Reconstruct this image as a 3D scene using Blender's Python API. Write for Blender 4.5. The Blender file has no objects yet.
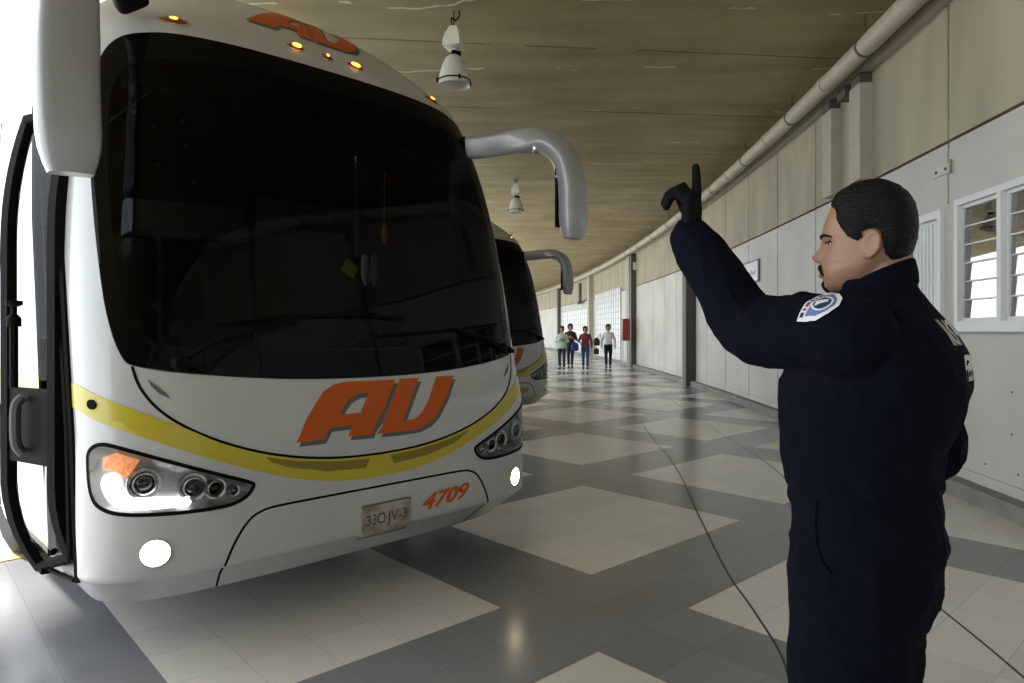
import bpy, bmesh, math, random
from mathutils import Vector, Matrix, noise
from mathutils.bvhtree import BVHTree
from mathutils.geometry import delaunay_2d_cdt

random.seed(7)
scene = bpy.context.scene
PI = math.pi

# ------------------------------------------------------------------ camera, sky, sun, exposure
cam_d = bpy.data.cameras.new('camera')
cam = bpy.data.objects.new('camera', cam_d)
scene.collection.objects.link(cam)
scene.camera = cam
cam.location = (0, 0, 1.43)
cam.rotation_euler = (PI/2, 0, 0)
cam_d.sensor_width = 36
cam_d.lens = 36*683/1024
cam_d.shift_y = -10.5/1024
cam_d.clip_start = 0.05
cam_d.clip_end = 500

world = bpy.data.worlds.new('overcast_sky')
scene.world = world
world.use_nodes = True
bg = world.node_tree.nodes['Background']
bg.inputs[0].default_value = (0.86, 0.94, 1.0, 1)
bg.inputs[1].default_value = 3.4

sun_d = bpy.data.lights.new('sun', 'SUN')
sun_d.energy = 9.0
sun_d.angle = math.radians(6)
sun_d.color = (1.0, 0.96, 0.88)
sun = bpy.data.objects.new('sun', sun_d)
scene.collection.objects.link(sun)
sun.rotation_euler = Vector((0.42, 0.16, -1.0)).to_track_quat('-Z', 'Y').to_euler()

vs = scene.view_settings
vs.view_transform = 'Standard'
vs.look = 'None'
vs.gamma = 1
vs.use_curve_mapping = False
vs.exposure = 0.15

# ------------------------------------------------------------------ materials
def mat(name, color, rough=0.5, metal=0.0, spec=0.5, coat=0.0, emis=None, estr=0.0, noise_amt=0.0, noise_scale=8.0, bump=0.0, bump_scale=60.0, color2=None, sheen=0.0, stretch=(1, 1, 1)):
    m = bpy.data.materials.new(name)
    m.use_nodes = True
    nt = m.node_tree
    p = nt.nodes['Principled BSDF']
    p.inputs['Base Color'].default_value = (*color, 1)
    p.inputs['Roughness'].default_value = rough
    p.inputs['Metallic'].default_value = metal
    p.inputs['Specular IOR Level'].default_value = spec
    p.inputs['Coat Weight'].default_value = coat
    p.inputs['Coat Roughness'].default_value = 0.06
    p.inputs['Sheen Weight'].default_value = sheen
    if emis:
        p.inputs['Emission Color'].default_value = (*emis, 1)
        p.inputs['Emission Strength'].default_value = estr
    if noise_amt > 0 or bump > 0 or color2:
        tc = nt.nodes.new('ShaderNodeTexCoord')
        mp = nt.nodes.new('ShaderNodeMapping')
        mp.inputs['Scale'].default_value = stretch
        nt.links.new(tc.outputs['Object'], mp.inputs['Vector'])
    if noise_amt > 0 or color2:
        n = nt.nodes.new('ShaderNodeTexNoise')
        n.inputs['Scale'].default_value = noise_scale
        n.inputs['Detail'].default_value = 6
        nt.links.new(mp.outputs['Vector'], n.inputs['Vector'])
        mx = nt.nodes.new('ShaderNodeMix')
        mx.data_type = 'RGBA'
        c2 = color2 if color2 else tuple(max(0, c*(1-noise_amt)) for c in color)
        mx.inputs[6].default_value = (*color, 1)
        mx.inputs[7].default_value = (*c2, 1)
        r = nt.nodes.new('ShaderNodeMapRange')
        r.inputs[1].default_value = 0.35
        r.inputs[2].default_value = 0.65
        nt.links.new(n.outputs['Fac'], r.inputs[0])
        nt.links.new(r.outputs[0], mx.inputs[0])
        nt.links.new(mx.outputs[2], p.inputs['Base Color'])
    if bump > 0:
        n2 = nt.nodes.new('ShaderNodeTexNoise')
        n2.inputs['Scale'].default_value = bump_scale
        n2.inputs['Detail'].default_value = 4
        nt.links.new(mp.outputs['Vector'], n2.inputs['Vector'])
        b = nt.nodes.new('ShaderNodeBump')
        b.inputs['Strength'].default_value = bump
        b.inputs['Distance'].default_value = 0.01
        nt.links.new(n2.outputs['Fac'], b.inputs['Height'])
        nt.links.new(b.outputs[0], p.inputs['Normal'])
    return m

def glass_mat(name, tint, spec_ior=1.5, rough=0.0, gain=1.0):
    """thin pane: fresnel mix of a sharp reflection and a tinted see-through"""
    m = bpy.data.materials.new(name)
    m.use_nodes = True
    nt = m.node_tree
    for n in list(nt.nodes):
        nt.nodes.remove(n)
    out = nt.nodes.new('ShaderNodeOutputMaterial')
    tr = nt.nodes.new('ShaderNodeBsdfTransparent')
    tr.inputs[0].default_value = (*tint, 1)
    gl = nt.nodes.new('ShaderNodeBsdfGlossy')
    gl.inputs['Roughness'].default_value = rough
    gl.inputs['Color'].default_value = (gain, gain, gain, 1)
    fr = nt.nodes.new('ShaderNodeFresnel')
    fr.inputs[0].default_value = spec_ior
    mx = nt.nodes.new('ShaderNodeMixShader')
    nt.links.new(fr.outputs[0], mx.inputs[0])
    nt.links.new(tr.outputs[0], mx.inputs[1])
    nt.links.new(gl.outputs[0], mx.inputs[2])
    nt.links.new(mx.outputs[0], out.inputs[0])
    return m

M = {}
M['white_paint'] = mat('white_coach_paint', (0.47, 0.475, 0.48), 0.32, coat=0.6, noise_amt=0.08, noise_scale=2.5)
M['yellow'] = mat('yellow_stripe_paint', (0.47, 0.385, 0.02), 0.35, coat=0.4)
M['yellow_recess'] = mat('dark_yellow_grille', (0.20, 0.16, 0.012), 0.5)  # darker yellow than the stripe, for its slots
M['orange'] = mat('orange_lettering', (0.50, 0.092, 0.004), 0.45, spec=0.3)
M['shadow_grey'] = mat('grey_letter_outline', (0.09, 0.09, 0.09), 0.5)
M['black_rubber'] = mat('black_rubber', (0.005, 0.005, 0.005), 0.7, spec=0.05)
M['black_gloss'] = mat('black_gloss_frit', (0.002, 0.002, 0.002), 0.03, spec=0.12)
M['black_plastic'] = mat('black_plastic', (0.004, 0.004, 0.004), 0.6, spec=0.07)
M['cabin'] = mat('dark_cabin_trim', (0.012, 0.012, 0.014), 0.8)
M['cabin_grey'] = mat('grey_cabin_trim', (0.07, 0.075, 0.08), 0.7)
M['dash'] = mat('dashboard_grey', (0.030, 0.032, 0.036), 0.7)
M['seat'] = mat('seat_fabric', (0.03, 0.035, 0.05), 0.9, bump=0.3)
M['silver'] = mat('silver_mirror_shell', (0.34, 0.35, 0.365), 0.35, metal=0.15, coat=0.5)
M['mirror'] = mat('mirror_face', (0.85, 0.87, 0.88), 0.02, metal=1.0)
M['windshield'] = glass_mat('windshield_glass', (0.26, 0.29, 0.28), 1.42, gain=0.38)
M['side_glass'] = mat('dark_side_glass', (0.004, 0.005, 0.006), 0.04, spec=0.6)
M['door_glass'] = glass_mat('door_glass', (0.94, 0.95, 0.95), 1.12)
M['lens'] = glass_mat('clear_lamp_lens', (0.93, 0.94, 0.94), 1.4)
M['chrome'] = mat('lamp_chrome', (0.55, 0.56, 0.56), 0.18, metal=0.9)
M['reflector'] = mat('lamp_reflector', (0.30, 0.31, 0.30), 0.4, metal=0.45)
M['orange_lens'] = mat('orange_indicator_lens', (0.85, 0.25, 0.05), 0.2, emis=(1.0, 0.30, 0.06), estr=0.35, color2=(0.95, 0.62, 0.38), noise_scale=60)
M['drl'] = mat('lit_daytime_strip', (1, 1, 1), 0.4, emis=(1, 1, 1), estr=3.2)
M['fog_on'] = mat('lit_fog_lamp', (1, 1, 1), 0.4, emis=(1.0, 0.80, 0.50), estr=12)
M['amber_on'] = mat('lit_amber_marker', (1, 0.4, 0.05), 0.4, emis=(1.0, 0.42, 0.05), estr=5)
M['amber_dark'] = mat('amber_marker_lens', (0.22, 0.05, 0.01), 0.2)
M['tyre'] = mat('tyre_rubber', (0.015, 0.015, 0.015), 0.8)
M['rim'] = mat('wheel_rim', (0.35, 0.35, 0.36), 0.4, metal=0.6)
M['plate'] = mat('plate_white', (0.42, 0.40, 0.36), 0.5, color2=(0.20, 0.17, 0.14), noise_scale=14)
M['plate_ink'] = mat('plate_ink', (0.10, 0.05, 0.05), 0.5)
M['underside'] = mat('chassis_black', (0.01, 0.01, 0.01), 0.9)
M['lime'] = mat('lime_tag', (0.42, 0.50, 0.05), 0.6)
M['white_cloth'] = mat('white_trinket', (0.4, 0.4, 0.42), 0.7)
M['gold'] = mat('orange_trinket', (0.5, 0.22, 0.03), 0.6)
M['blue_sticker'] = mat('blue_sticker', (0.03, 0.09, 0.4), 0.5)

# ------------------------------------------------------------------ mesh helpers
def link(o, parent=None):
    scene.collection.objects.link(o)
    if parent is not None:
        o.parent = parent
    return o

def mesh_obj(name, bm, m, parent=None, smooth=True, sharp=35):
    me = bpy.data.meshes.new(name)
    bmesh.ops.recalc_face_normals(bm, faces=bm.faces[:])
    bm.to_mesh(me)
    bm.free()
    for x in (m if isinstance(m, (list, tuple)) else [m]):
        me.materials.append(x)
    if smooth:
        for p in me.polygons:
            p.use_smooth = True
        me.set_sharp_from_angle(angle=math.radians(sharp))
    o = bpy.data.objects.new(name, me)
    return link(o, parent)

def empty(name, loc=(0, 0, 0), rz=0.0):
    o = bpy.data.objects.new(name, None)
    o.empty_display_size = 0.2
    o.location = loc
    o.rotation_euler = (0, 0, rz)
    return link(o)

def tag(o, label=None, cat=None, group=None, kind=None):
    if label: o['label'] = label
    if cat: o['category'] = cat
    if group: o['group'] = group
    if kind: o['kind'] = kind
    return o

def structure(o, label=None):
    o['kind'] = 'structure'
    if label: o['label'] = label
    return o

def copy_tree(o, parent=None):
    c = o.copy()
    scene.collection.objects.link(c)
    c.parent = parent
    for ch in [x for x in scene.collection.objects if x.parent is o]:
        copy_tree(ch, c)
    return c

def box(bm, c, s, rot=None, bevel=0.0, mi=0):
    """box centred at c, sizes s, optional Matrix rotation, optional bevel"""
    r = bmesh.ops.create_cube(bm, size=1.0)
    vs_ = r['verts']
    bmesh.ops.scale(bm, vec=Vector(s), verts=vs_)
    fs = set()
    if bevel > 0:
        es = list({e for v in vs_ for e in v.link_edges})
        rb = bmesh.ops.bevel(bm, geom=es, offset=bevel, segments=2, affect='EDGES', profile=0.6)
        vs_ = list({v for f in rb['faces'] for v in f.verts} | {v for v in vs_ if v.is_valid})
    if rot is not None:
        bmesh.ops.rotate(bm, cent=(0, 0, 0), matrix=rot, verts=vs_)
    bmesh.ops.translate(bm, vec=Vector(c), verts=vs_)
    for v in vs_:
        for f in v.link_faces:
            f.material_index = mi
    return vs_

def loft(bm, rings, closed=True, cap=True, mi=0):
    """rings: lists of points, same length"""
    vr = [[bm.verts.new(p) for p in r] for r in rings]
    n = len(rings[0])
    for i in range(len(vr)-1):
        for j in range(n if closed else n-1):
            k = (j+1) % n
            f = bm.faces.new((vr[i][j], vr[i][k], vr[i+1][k], vr[i+1][j]))
            f.material_index = mi
    if cap and closed:
        for r in (vr[0], vr[-1]):
            try:
                f = bm.faces.new(r)
                f.material_index = mi
            except ValueError:
                pass
    return vr

def frames(pts):
    pts = [Vector(p) for p in pts]
    out = []
    up = None
    for i, p in enumerate(pts):
        d = (pts[min(i+1, len(pts)-1)]-pts[max(i-1, 0)]).normalized()
        if up is None:
            up = Vector((0, 0, 1)) if abs(d.z) < 0.9 else Vector((1, 0, 0))
        x = up-d*up.dot(d)
        if x.length < 1e-4:
            x = d.orthogonal()
        x.normalize()
        up = x
        out.append((p, x, d.cross(x)))
    return out

def catmull(pts, sub=6):
    pts = [Vector(p) for p in pts]
    out = []
    for i in range(len(pts)-1):
        p0 = pts[max(i-1, 0)]; p1 = pts[i]; p2 = pts[i+1]; p3 = pts[min(i+2, len(pts)-1)]
        for k in range(sub):
            s = k/sub
            out.append(0.5*((2*p1)+(p2-p0)*s+(2*p0-5*p1+4*p2-p3)*s*s+(3*p1-p0-3*p2+p3)*s**3))
    out.append(pts[-1])
    return out

def tube(bm, pts, r, seg=12, mi=0, dome=False):
    """r: radius or list of radii"""
    fr = frames(pts)
    n = len(fr)
    rs = r if isinstance(r, (list, tuple)) else [r]*n
    rings = []
    def ring(c, x, y, rad):
        return [c+x*(math.cos(2*PI*k/seg)*rad)+y*(math.sin(2*PI*k/seg)*rad) for k in range(seg)]
    if dome:
        p, x, y = fr[0]; d = (fr[1][0]-p).normalized()
        for a in (80, 60, 35):
            rings.append(ring(p-d*rs[0]*math.sin(math.radians(a)), x, y, rs[0]*math.cos(math.radians(a))))
    for (p, x, y), rad in zip(fr, rs):
        rings.append(ring(p, x, y, rad))
    if dome:
        p, x, y = fr[-1]; d = (p-fr[-2][0]).normalized()
        for a in (35, 60, 80):
            rings.append(ring(p+d*rs[-1]*math.sin(math.radians(a)), x, y, rs[-1]*math.cos(math.radians(a))))
    loft(bm, rings, mi=mi)

def lathe(bm, prof_, seg=24, mat4=None, mi=0, cap=False):
    """prof_: (radius, height) pairs about z; mat4 places it"""
    rings = []
    for r, h in prof_:
        ring = []
        for k in range(seg):
            a = 2*PI*k/seg
            p = Vector((math.cos(a)*r, math.sin(a)*r, h))
            ring.append(mat4 @ p if mat4 else p)
        rings.append(ring)
    loft(bm, rings, cap=cap, mi=mi)

def pip(x, y, poly):
    c = False
    j = len(poly)-1
    for i in range(len(poly)):
        xi, yi = poly[i]; xj, yj = poly[j]
        if (yi > y) != (yj > y) and x < (xj-xi)*(y-yi)/(yj-yi)+xi:
            c = not c
        j = i
    return c

def densify(poly, res, closed=True):
    out = []
    n = len(poly)
    for i in range(n if closed else n-1):
        a = poly[i]; b = poly[(i+1) % n]
        L = math.hypot(b[0]-a[0], b[1]-a[1])
        k = max(1, int(math.ceil(L/res)))
        for j in range(k):
            out.append((a[0]+(b[0]-a[0])*j/k, a[1]+(b[1]-a[1])*j/k))
    if not closed:
        out.append(tuple(poly[-1]))
    return out

def smooth_poly(poly, sub=4):
    """closed catmull-rom through 2D points"""
    n = len(poly)
    out = []
    for i in range(n):
        p0, p1, p2, p3 = (Vector(poly[(i+k-1) % n]) for k in range(4))
        for k in range(sub):
            s = k/sub
            q = 0.5*((2*p1)+(p2-p0)*s+(2*p0-5*p1+4*p2-p3)*s*s+(3*p1-p0-3*p2+p3)*s**3)
            out.append((q.x, q.y))
    return out

def patch(bm, outline, fn, d=0.0, thick=0.003, holes=(), res=0.05, grid=None, mi=0):
    """triangulated sheet laid on the surface fn(a, t, offset), with a skirt of the given thickness"""
    pts, edges = [], []
    for poly in [outline]+list(holes):
        q = densify(poly, res)
        b = len(pts)
        pts += q
        edges += [(b+i, b+(i+1) % len(q)) for i in range(len(q))]
    nb = len(pts)
    if grid is None:
        xs = [p[0] for p in outline]; ys = [p[1] for p in outline]
        gx, gy = [], []
        x = min(xs)+res*0.5
        while x < max(xs):
            gx.append(x); x += res
        y = min(ys)+res*0.5
        while y < max(ys):
            gy.append(y); y += res
    else:
        gx, gy = grid
    for x in gx:
        for y in gy:
            if pip(x, y, outline) and not any(pip(x, y, h) for h in holes):
                pts.append((x, y))
    vo, eo, fo, _, _, _ = delaunay_2d_cdt([Vector(p) for p in pts], edges, [], 0, 1e-5)
    faces = []
    for f in fo:
        cx = sum(vo[i][0] for i in f)/len(f); cy = sum(vo[i][1] for i in f)/len(f)
        if pip(cx, cy, outline) and not any(pip(cx, cy, h) for h in holes):
            faces.append(f)
    used = sorted({i for f in faces for i in f})
    top = {i: bm.verts.new(fn(vo[i][0], vo[i][1], d)) for i in used}
    cnt = {}
    for f in faces:
        try:
            g = bm.faces.new([top[i] for i in f]); g.material_index = mi
        except ValueError:
            continue
        for i in range(len(f)):
            e = (f[i], f[(i+1) % len(f)])
            k = (min(e), max(e))
            cnt[k] = cnt.get(k, [])+[e]
    if thick:
        low = {}
        for k, L in cnt.items():
            if len(L) == 1:
                i, j = L[0]
                for q in (i, j):
                    if q not in low:
                        low[q] = bm.verts.new(fn(vo[q][0], vo[q][1], d-thick))
                g = bm.faces.new((top[j], top[i], low[i], low[j])); g.material_index = mi

def strip_poly(path, w):
    """polygon of width w around an open 2D path"""
    L, R = [], []
    n = len(path)
    for i in range(n):
        a = path[max(i-1, 0)]; b = path[min(i+1, n-1)]
        dx, dy = b[0]-a[0], b[1]-a[1]
        l = math.hypot(dx, dy) or 1
        nx, ny = -dy/l*w/2, dx/l*w/2
        L.append((path[i][0]+nx, path[i][1]+ny)); R.append((path[i][0]-nx, path[i][1]-ny))
    return L+R[::-1]

def text2d(s, size=1.0, shear=0.0, bold=0.0):
    """flat outline mesh of a piece of writing: (verts, faces), left aligned on the baseline"""
    cu = bpy.data.curves.new('t', 'FONT')
    cu.body = s
    cu.size = size
    cu.shear = shear
    cu.offset = bold
    cu.resolution_u = 3
    o = bpy.data.objects.new('t', cu)
    scene.collection.objects.link(o)
    dg = bpy.context.evaluated_depsgraph_get()
    me = bpy.data.meshes.new_from_object(o.evaluated_get(dg))
    vts = [(v.co.x, v.co.y) for v in me.vertices]
    fcs = [tuple(p.vertices) for p in me.polygons]
    bpy.data.objects.remove(o)
    bpy.data.curves.remove(cu)
    bpy.data.meshes.remove(me)
    return vts, fcs

def put_text(bm, s, fn, width, height, shear=0.0, bold=0.0, mi=0):
    """writing fitted into width x height and laid by fn(x, y) -> 3D"""
    vts, fcs = text2d(s, 1.0, shear, bold)
    x0 = min(v[0] for v in vts); x1 = max(v[0] for v in vts)
    y0 = min(v[1] for v in vts); y1 = max(v[1] for v in vts)
    vv = [bm.verts.new(fn((x-x0)/(x1-x0)*width, (y-y0)/(y1-y0)*height)) for x, y in vts]
    for f in fcs:
        try:
            g = bm.faces.new([vv[i] for i in f]); g.material_index = mi
        except ValueError:
            pass

def remesh(bm, voxel, name='tmp'):
    """one continuous skin around everything in bm"""
    me = bpy.data.meshes.new(name)
    bm.to_mesh(me)
    bm.free()
    o = bpy.data.objects.new(name, me)
    scene.collection.objects.link(o)
    md = o.modifiers.new('r', 'REMESH')
    md.mode = 'VOXEL'
    md.voxel_size = voxel
    sm = o.modifiers.new('s', 'SMOOTH')
    sm.factor = 0.5
    sm.iterations = 2
    dg = bpy.context.evaluated_depsgraph_get()
    me2 = bpy.data.meshes.new_from_object(o.evaluated_get(dg))
    bpy.data.objects.remove(o)
    bpy.data.meshes.remove(me)
    return me2

def skin_obj(name, me, m, parent=None):
    me.materials.clear()
    me.materials.append(m)
    for p in me.polygons:
        p.use_smooth = True
    o = bpy.data.objects.new(name, me)
    me.name = name
    return link(o, parent)
import math
# ---- bus surface: t (height parameter), a (distance around the front) -> bus space (u, v, z)
PROF = [(0.255,0.255,0.20,1.185,0.40,4.0),(0.385,0.385,0.045,1.258,0.43,4.0),(0.405,0.405,0.010,1.270,0.43,4.0),(0.44,0.44,0.002,1.272,0.43,4.0),(0.62,0.62,0.0,1.275,0.45,4.0),(0.95,0.95,0.0,1.275,0.46,4.0),
        (1.18,1.18,0.05,1.275,0.48,4.0),(1.6,1.6,0.13,1.272,0.50,3.9),(2.1,2.1,0.23,1.265,0.54,3.8),(2.5,2.5,0.34,1.24,0.58,3.7),
        (2.88,2.88,0.48,1.19,0.64,3.5),(3.02,3.00,0.56,1.145,0.69,3.3),(3.16,3.11,0.66,1.07,0.73,3.0),(3.40,3.27,0.84,0.94,0.78,2.7),
        (3.70,3.42,1.10,0.79,0.88,2.5),(4.0,3.51,1.40,0.61,1.0,2.4),(4.3,3.56,1.75,0.34,1.0,2.3),(4.6,3.58,2.1,0.0005,0.6,2.2)]
VEND = 11.8
def prof(t):
    P = PROF
    t = min(max(t, P[0][0]), P[-1][0])
    i = 0
    while i < len(P)-2 and t > P[i+1][0]: i += 1
    t0, t1 = P[i][0], P[i+1][0]; h = t1-t0; s = (t-t0)/h
    out = []
    for k in range(1, 6):
        y0, y1 = P[i][k], P[i+1][k]
        m0 = (P[i+1][k]-P[i-1][k])/(P[i+1][0]-P[i-1][0]) if i > 0 else (y1-y0)/h
        m1 = (P[i+2][k]-P[i][k])/(P[i+2][0]-P[i][0]) if i < len(P)-2 else (y1-y0)/h
        s2, s3 = s*s, s*s*s
        out.append((2*s3-3*s2+1)*y0+(s3-2*s2+s)*h*m0+(-2*s3+3*s2)*y1+(s3-s2)*h*m1)
    return out
def plan(phi, w, D, n):
    e = 2.0/n
    s, c = math.sin(phi), math.cos(phi)
    return math.copysign(abs(s)**e, s)*w, D*(1-max(c, 0.0)**e)
_T = []
def _table():
    z, v0, w, D, n = prof(0.95)
    N = 2000; a = 0; p = plan(0, w, D, n); _T.append((0.0, 0.0))
    for i in range(1, N+1):
        ph = i/N*math.pi/2; q = plan(ph, w, D, n)
        a += math.hypot(q[0]-p[0], q[1]-p[1]); p = q; _T.append((a, ph))
_table()
A90 = _T[-1][0]
def phi_of(a):
    a = abs(a); lo, hi = 0, len(_T)-1
    if a >= A90: return math.pi/2
    while hi-lo > 1:
        m = (lo+hi)//2
        if _T[m][0] <= a: lo = m
        else: hi = m
    f = (a-_T[lo][0])/(_T[hi][0]-_T[lo][0])
    return _T[lo][1]+f*(_T[hi][1]-_T[lo][1])
AEND = A90+VEND-0.46
def S(a, t):
    z, v0, w, D, n = prof(t)
    sg = -1 if a < 0 else 1
    u, v = plan(phi_of(a), w, D, n)
    v += v0
    if abs(a) > A90:
        f = (abs(a)-A90)/(AEND-A90); vs = v0+D
        v = vs+(VEND-vs)*f
    return (sg*u, v, z)
def SN(a, t):
    e = 0.004
    p, q = S(a-e, t), S(a+e, t); r, s = S(a, t-e), S(a, t+e)
    A = [q[i]-p[i] for i in range(3)]; B = [s[i]-r[i] for i in range(3)]
    n = [A[1]*B[2]-A[2]*B[1], A[2]*B[0]-A[0]*B[2], A[0]*B[1]-A[1]*B[0]]
    L = math.sqrt(sum(x*x for x in n)) or 1
    return [x/L for x in n]
def SO(a, t, d):
    p, n = S(a, t), SN(a, t)
    return (p[0]+n[0]*d, p[1]+n[1]*d, p[2]+n[2]*d)
BUS_ORG = (-0.68, 3.51); BUS_ROT = math.radians(45)
def b2w(p, org=BUS_ORG, rot=BUS_ROT):
    c, s = math.cos(rot), math.sin(rot)
    return (org[0]+p[0]*c-p[1]*s, org[1]+p[0]*s+p[1]*c, p[2])

# ================================================================== THE HALL
def wall_x(y):
    k = 0.003 if y < 23 else 0.0022
    return 4.85-k*(y-23)**2
def wall_n(y):
    """unit vector pointing from the wall into the hall"""
    dx = wall_x(y+0.05)-wall_x(y-0.05)
    L = math.hypot(dx, 0.1)
    return Vector((-0.1/L, dx/L, 0))
def wp(y, off, z):
    """point at hall position y along the wall, off metres in front of it"""
    n = wall_n(y)
    return Vector((wall_x(y)+n.x*off, y+n.y*off, z))
CEIL = 4.85
Y0, Y1 = -40.0, 92.0

def band(bm, y0, y1, z0, z1, o0, o1, step=1.0, mi=0):
    """solid strip following the wall, from o0 to o1 in front of it"""
    n = max(1, int(round((y1-y0)/step)))
    rings = []
    for i in range(n+1):
        y = y0+(y1-y0)*i/n
        rings.append([wp(y, o0, z0), wp(y, o1, z0), wp(y, o1, z1), wp(y, o0, z1)])
    loft(bm, rings, mi=mi)

# --- floor: pale squares in a grey field, laid diagonally
def floor_material():
    m = bpy.data.materials.new('terrazzo_tiles')
    m.use_nodes = True
    nt = m.node_tree
    N, L = nt.nodes.new, nt.links.new
    p = nt.nodes['Principled BSDF']
    tc = N('ShaderNodeTexCoord')
    mp = N('ShaderNodeMapping')
    mp.inputs['Rotation'].default_value = (0, 0, -math.radians(42.5))
    L(tc.outputs['Object'], mp.inputs['Vector'])
    sx = N('ShaderNodeSeparateXYZ')
    L(mp.outputs['Vector'], sx.inputs[0])
    def mth(op, a, b=None):
        n = N('ShaderNodeMath')
        n.operation = op
        for i, v in enumerate((a, b)):
            if v is None: continue
            if isinstance(v, (int, float)): n.inputs[i].default_value = v
            else: L(v, n.inputs[i])
        return n.outputs[0]
    def axis(s, o, per):
        q = mth('DIVIDE', mth('SUBTRACT', s, o), per)
        fr = mth('FRACT', q)
        light = mth('LESS_THAN', fr, 0.706)
        cell = mth('MULTIPLY', q, 7.0)
        cf = mth('FRACT', cell)
        edge = mth('MINIMUM', cf, mth('SUBTRACT', 1.0, cf))
        joint = mth('LESS_THAN', edge, 0.008)
        return light, mth('FLOOR', cell), joint
    xq = mth('MINIMUM', sx.outputs[0], mth('ADD', mth('MULTIPLY', mth('SUBTRACT', sx.outputs[0], 2.36), 1.14), 2.36))
    lx, cx, jx = axis(xq, 0.63-2.42*10, 2.42)
    ly, cy, jy = axis(sx.outputs[1], 2.64-2.23*20, 2.23)
    light = mth('MULTIPLY', lx, ly)
    joint = mth('MAXIMUM', jx, jy)
    cmb = N('ShaderNodeCombineXYZ')
    L(cx, cmb.inputs[0]); L(cy, cmb.inputs[1])
    wn = N('ShaderNodeTexWhiteNoise')
    wn.noise_dimensions = '2D'
    L(cmb.outputs[0], wn.inputs['Vector'])
    nz = N('ShaderNodeTexNoise')
    nz.inputs['Scale'].default_value = 1.3
    nz.inputs['Detail'].default_value = 8
    L(tc.outputs['Object'], nz.inputs['Vector'])
    sp = N('ShaderNodeTexNoise')
    sp.inputs['Scale'].default_value = 90
    L(tc.outputs['Object'], sp.inputs['Vector'])
    mx = N('ShaderNodeMix'); mx.data_type = 'RGBA'
    mx.inputs[6].default_value = (0.235, 0.236, 0.244, 1)
    mx.inputs[7].default_value = (0.68, 0.655, 0.60, 1)
    L(light, mx.inputs[0])
    v = mth('ADD', 0.80, mth('MULTIPLY', wn.outputs['Value'], 0.10))
    v = mth('ADD', v, mth('MULTIPLY', nz.outputs['Fac'], 0.14))
    v = mth('ADD', v, mth('MULTIPLY', sp.outputs['Fac'], 0.10))
    v = mth('MULTIPLY', v, mth('SUBTRACT', 1.0, mth('MULTIPLY', joint, 0.20)))
    sc = N('ShaderNodeVectorMath'); sc.operation = 'SCALE'
    L(mx.outputs[2], sc.inputs[0]); L(v, sc.inputs['Scale'])
    L(sc.outputs[0], p.inputs['Base Color'])
    L(mth('ADD', 0.16, mth('MULTIPLY', nz.outputs['Fac'], 0.14)), p.inputs['Roughness'])
    p.inputs['Specular IOR Level'].default_value = 0.5
    return m
M['floor'] = floor_material()

D_BAY = Vector((0.51, 6.65, 0))
def bay_origin(k):
    if k < -1:
        y = 3.51+6.65*k
        return Vector((wall_x(y)-4.35, y, 0))
    if k <= 1:
        return Vector((-0.68+0.51*k, 3.51+6.65*k, 0))
    y = 3.51+6.65*k
    return Vector((wall_x(y)-4.50, y, 0))
def bay(k, u, v, z=0.0):
    o = bay_origin(k)
    q = b2w((u, v, z), (o.x, o.y), BUS_ROT)
    return Vector(q)

KV = 2.25
edge_pts = []
for k in range(-6, 12):
    a = bay(k, -2.45, KV)
    b = bay(k, 2.45, KV)
    edge_pts += [a, b]
bm = bmesh.new()
poly = [Vector((wall_x(y), y, 0)) for y in [Y0+i*2 for i in range(67)]]
poly = list(reversed(poly))
outline = [p for p in edge_pts if Y0 < p.y < Y1]
loop = [Vector((outline[0].x-3, Y0, 0))]+outline+[Vector((outline[-1].x, Y1, 0))]+poly
vts = [bm.verts.new(p) for p in loop]
f = bm.faces.new(vts)
r = bmesh.ops.extrude_face_region(bm, geom=[f])
bmesh.ops.translate(bm, vec=(0, 0, -0.15), verts=[g for g in r['geom'] if isinstance(g, bmesh.types.BMVert)])
bmesh.ops.triangulate(bm, faces=bm.faces[:])
structure(mesh_obj('floor', bm, M['floor'], smooth=False))

# yellow painted kerb along the bays
M['kerb'] = mat('worn_yellow_kerb', (0.55, 0.42, 0.10), 0.6, color2=(0.45, 0.42, 0.34), noise_scale=6)
bm = bmesh.new()
for k in range(-1, 8):
    a, b = bay(k, -2.45, KV), bay(k, 2.45, KV)
    d = (b-a).normalized(); n = Vector((-d.y, d.x, 0))
    c = (a+b)/2+n*0.10
    box(bm, (c.x, c.y, -0.07), ((b-a).length, 0.20, 0.155), Matrix.Rotation(BUS_ROT, 3, 'Z'))
structure(mesh_obj('trim_kerb', bm, M['kerb'], smooth=False))

# long dark expansion joints across the tiling
M['joint'] = mat('joint_filler', (0.05, 0.05, 0.05), 0.8)
bm = bmesh.new()
def joint_line(pts, w=0.012):
    q = [Vector((x, y, 0)) for x, y in pts]
    q = catmull(q, 6)
    rings = []
    for i, p in enumerate(q):
        d = (q[min(i+1, len(q)-1)]-q[max(i-1, 0)]).normalized()
        n = Vector((-d.y, d.x, 0))*w/2
        rings.append([p-n+Vector((0, 0, -0.004)), p+n+Vector((0, 0, -0.004)), p+n+Vector((0, 0, 0.001)), p-n+Vector((0, 0, 0.001))])
    loft(bm, rings)
joint_line([(2.153, 11.491), (1.931, 9.767), (1.727, 7.235), (1.453, 5.337), (1.28, 4.087), (1.236, 3.488), (1.166, 2.907), (0.95, 2.2), (0.75, 1.2)])
joint_line([(3.941, 23.822), (3.575, 17.441), (3.001, 10.733), (2.814, 7.941), (2.647, 6.599), (2.35, 4.9), (2.216, 3.604), (2.114, 2.831), (2.0, 2.3)])
structure(mesh_obj('trim_floor_joint', bm, M['joint'], smooth=False))

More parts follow.
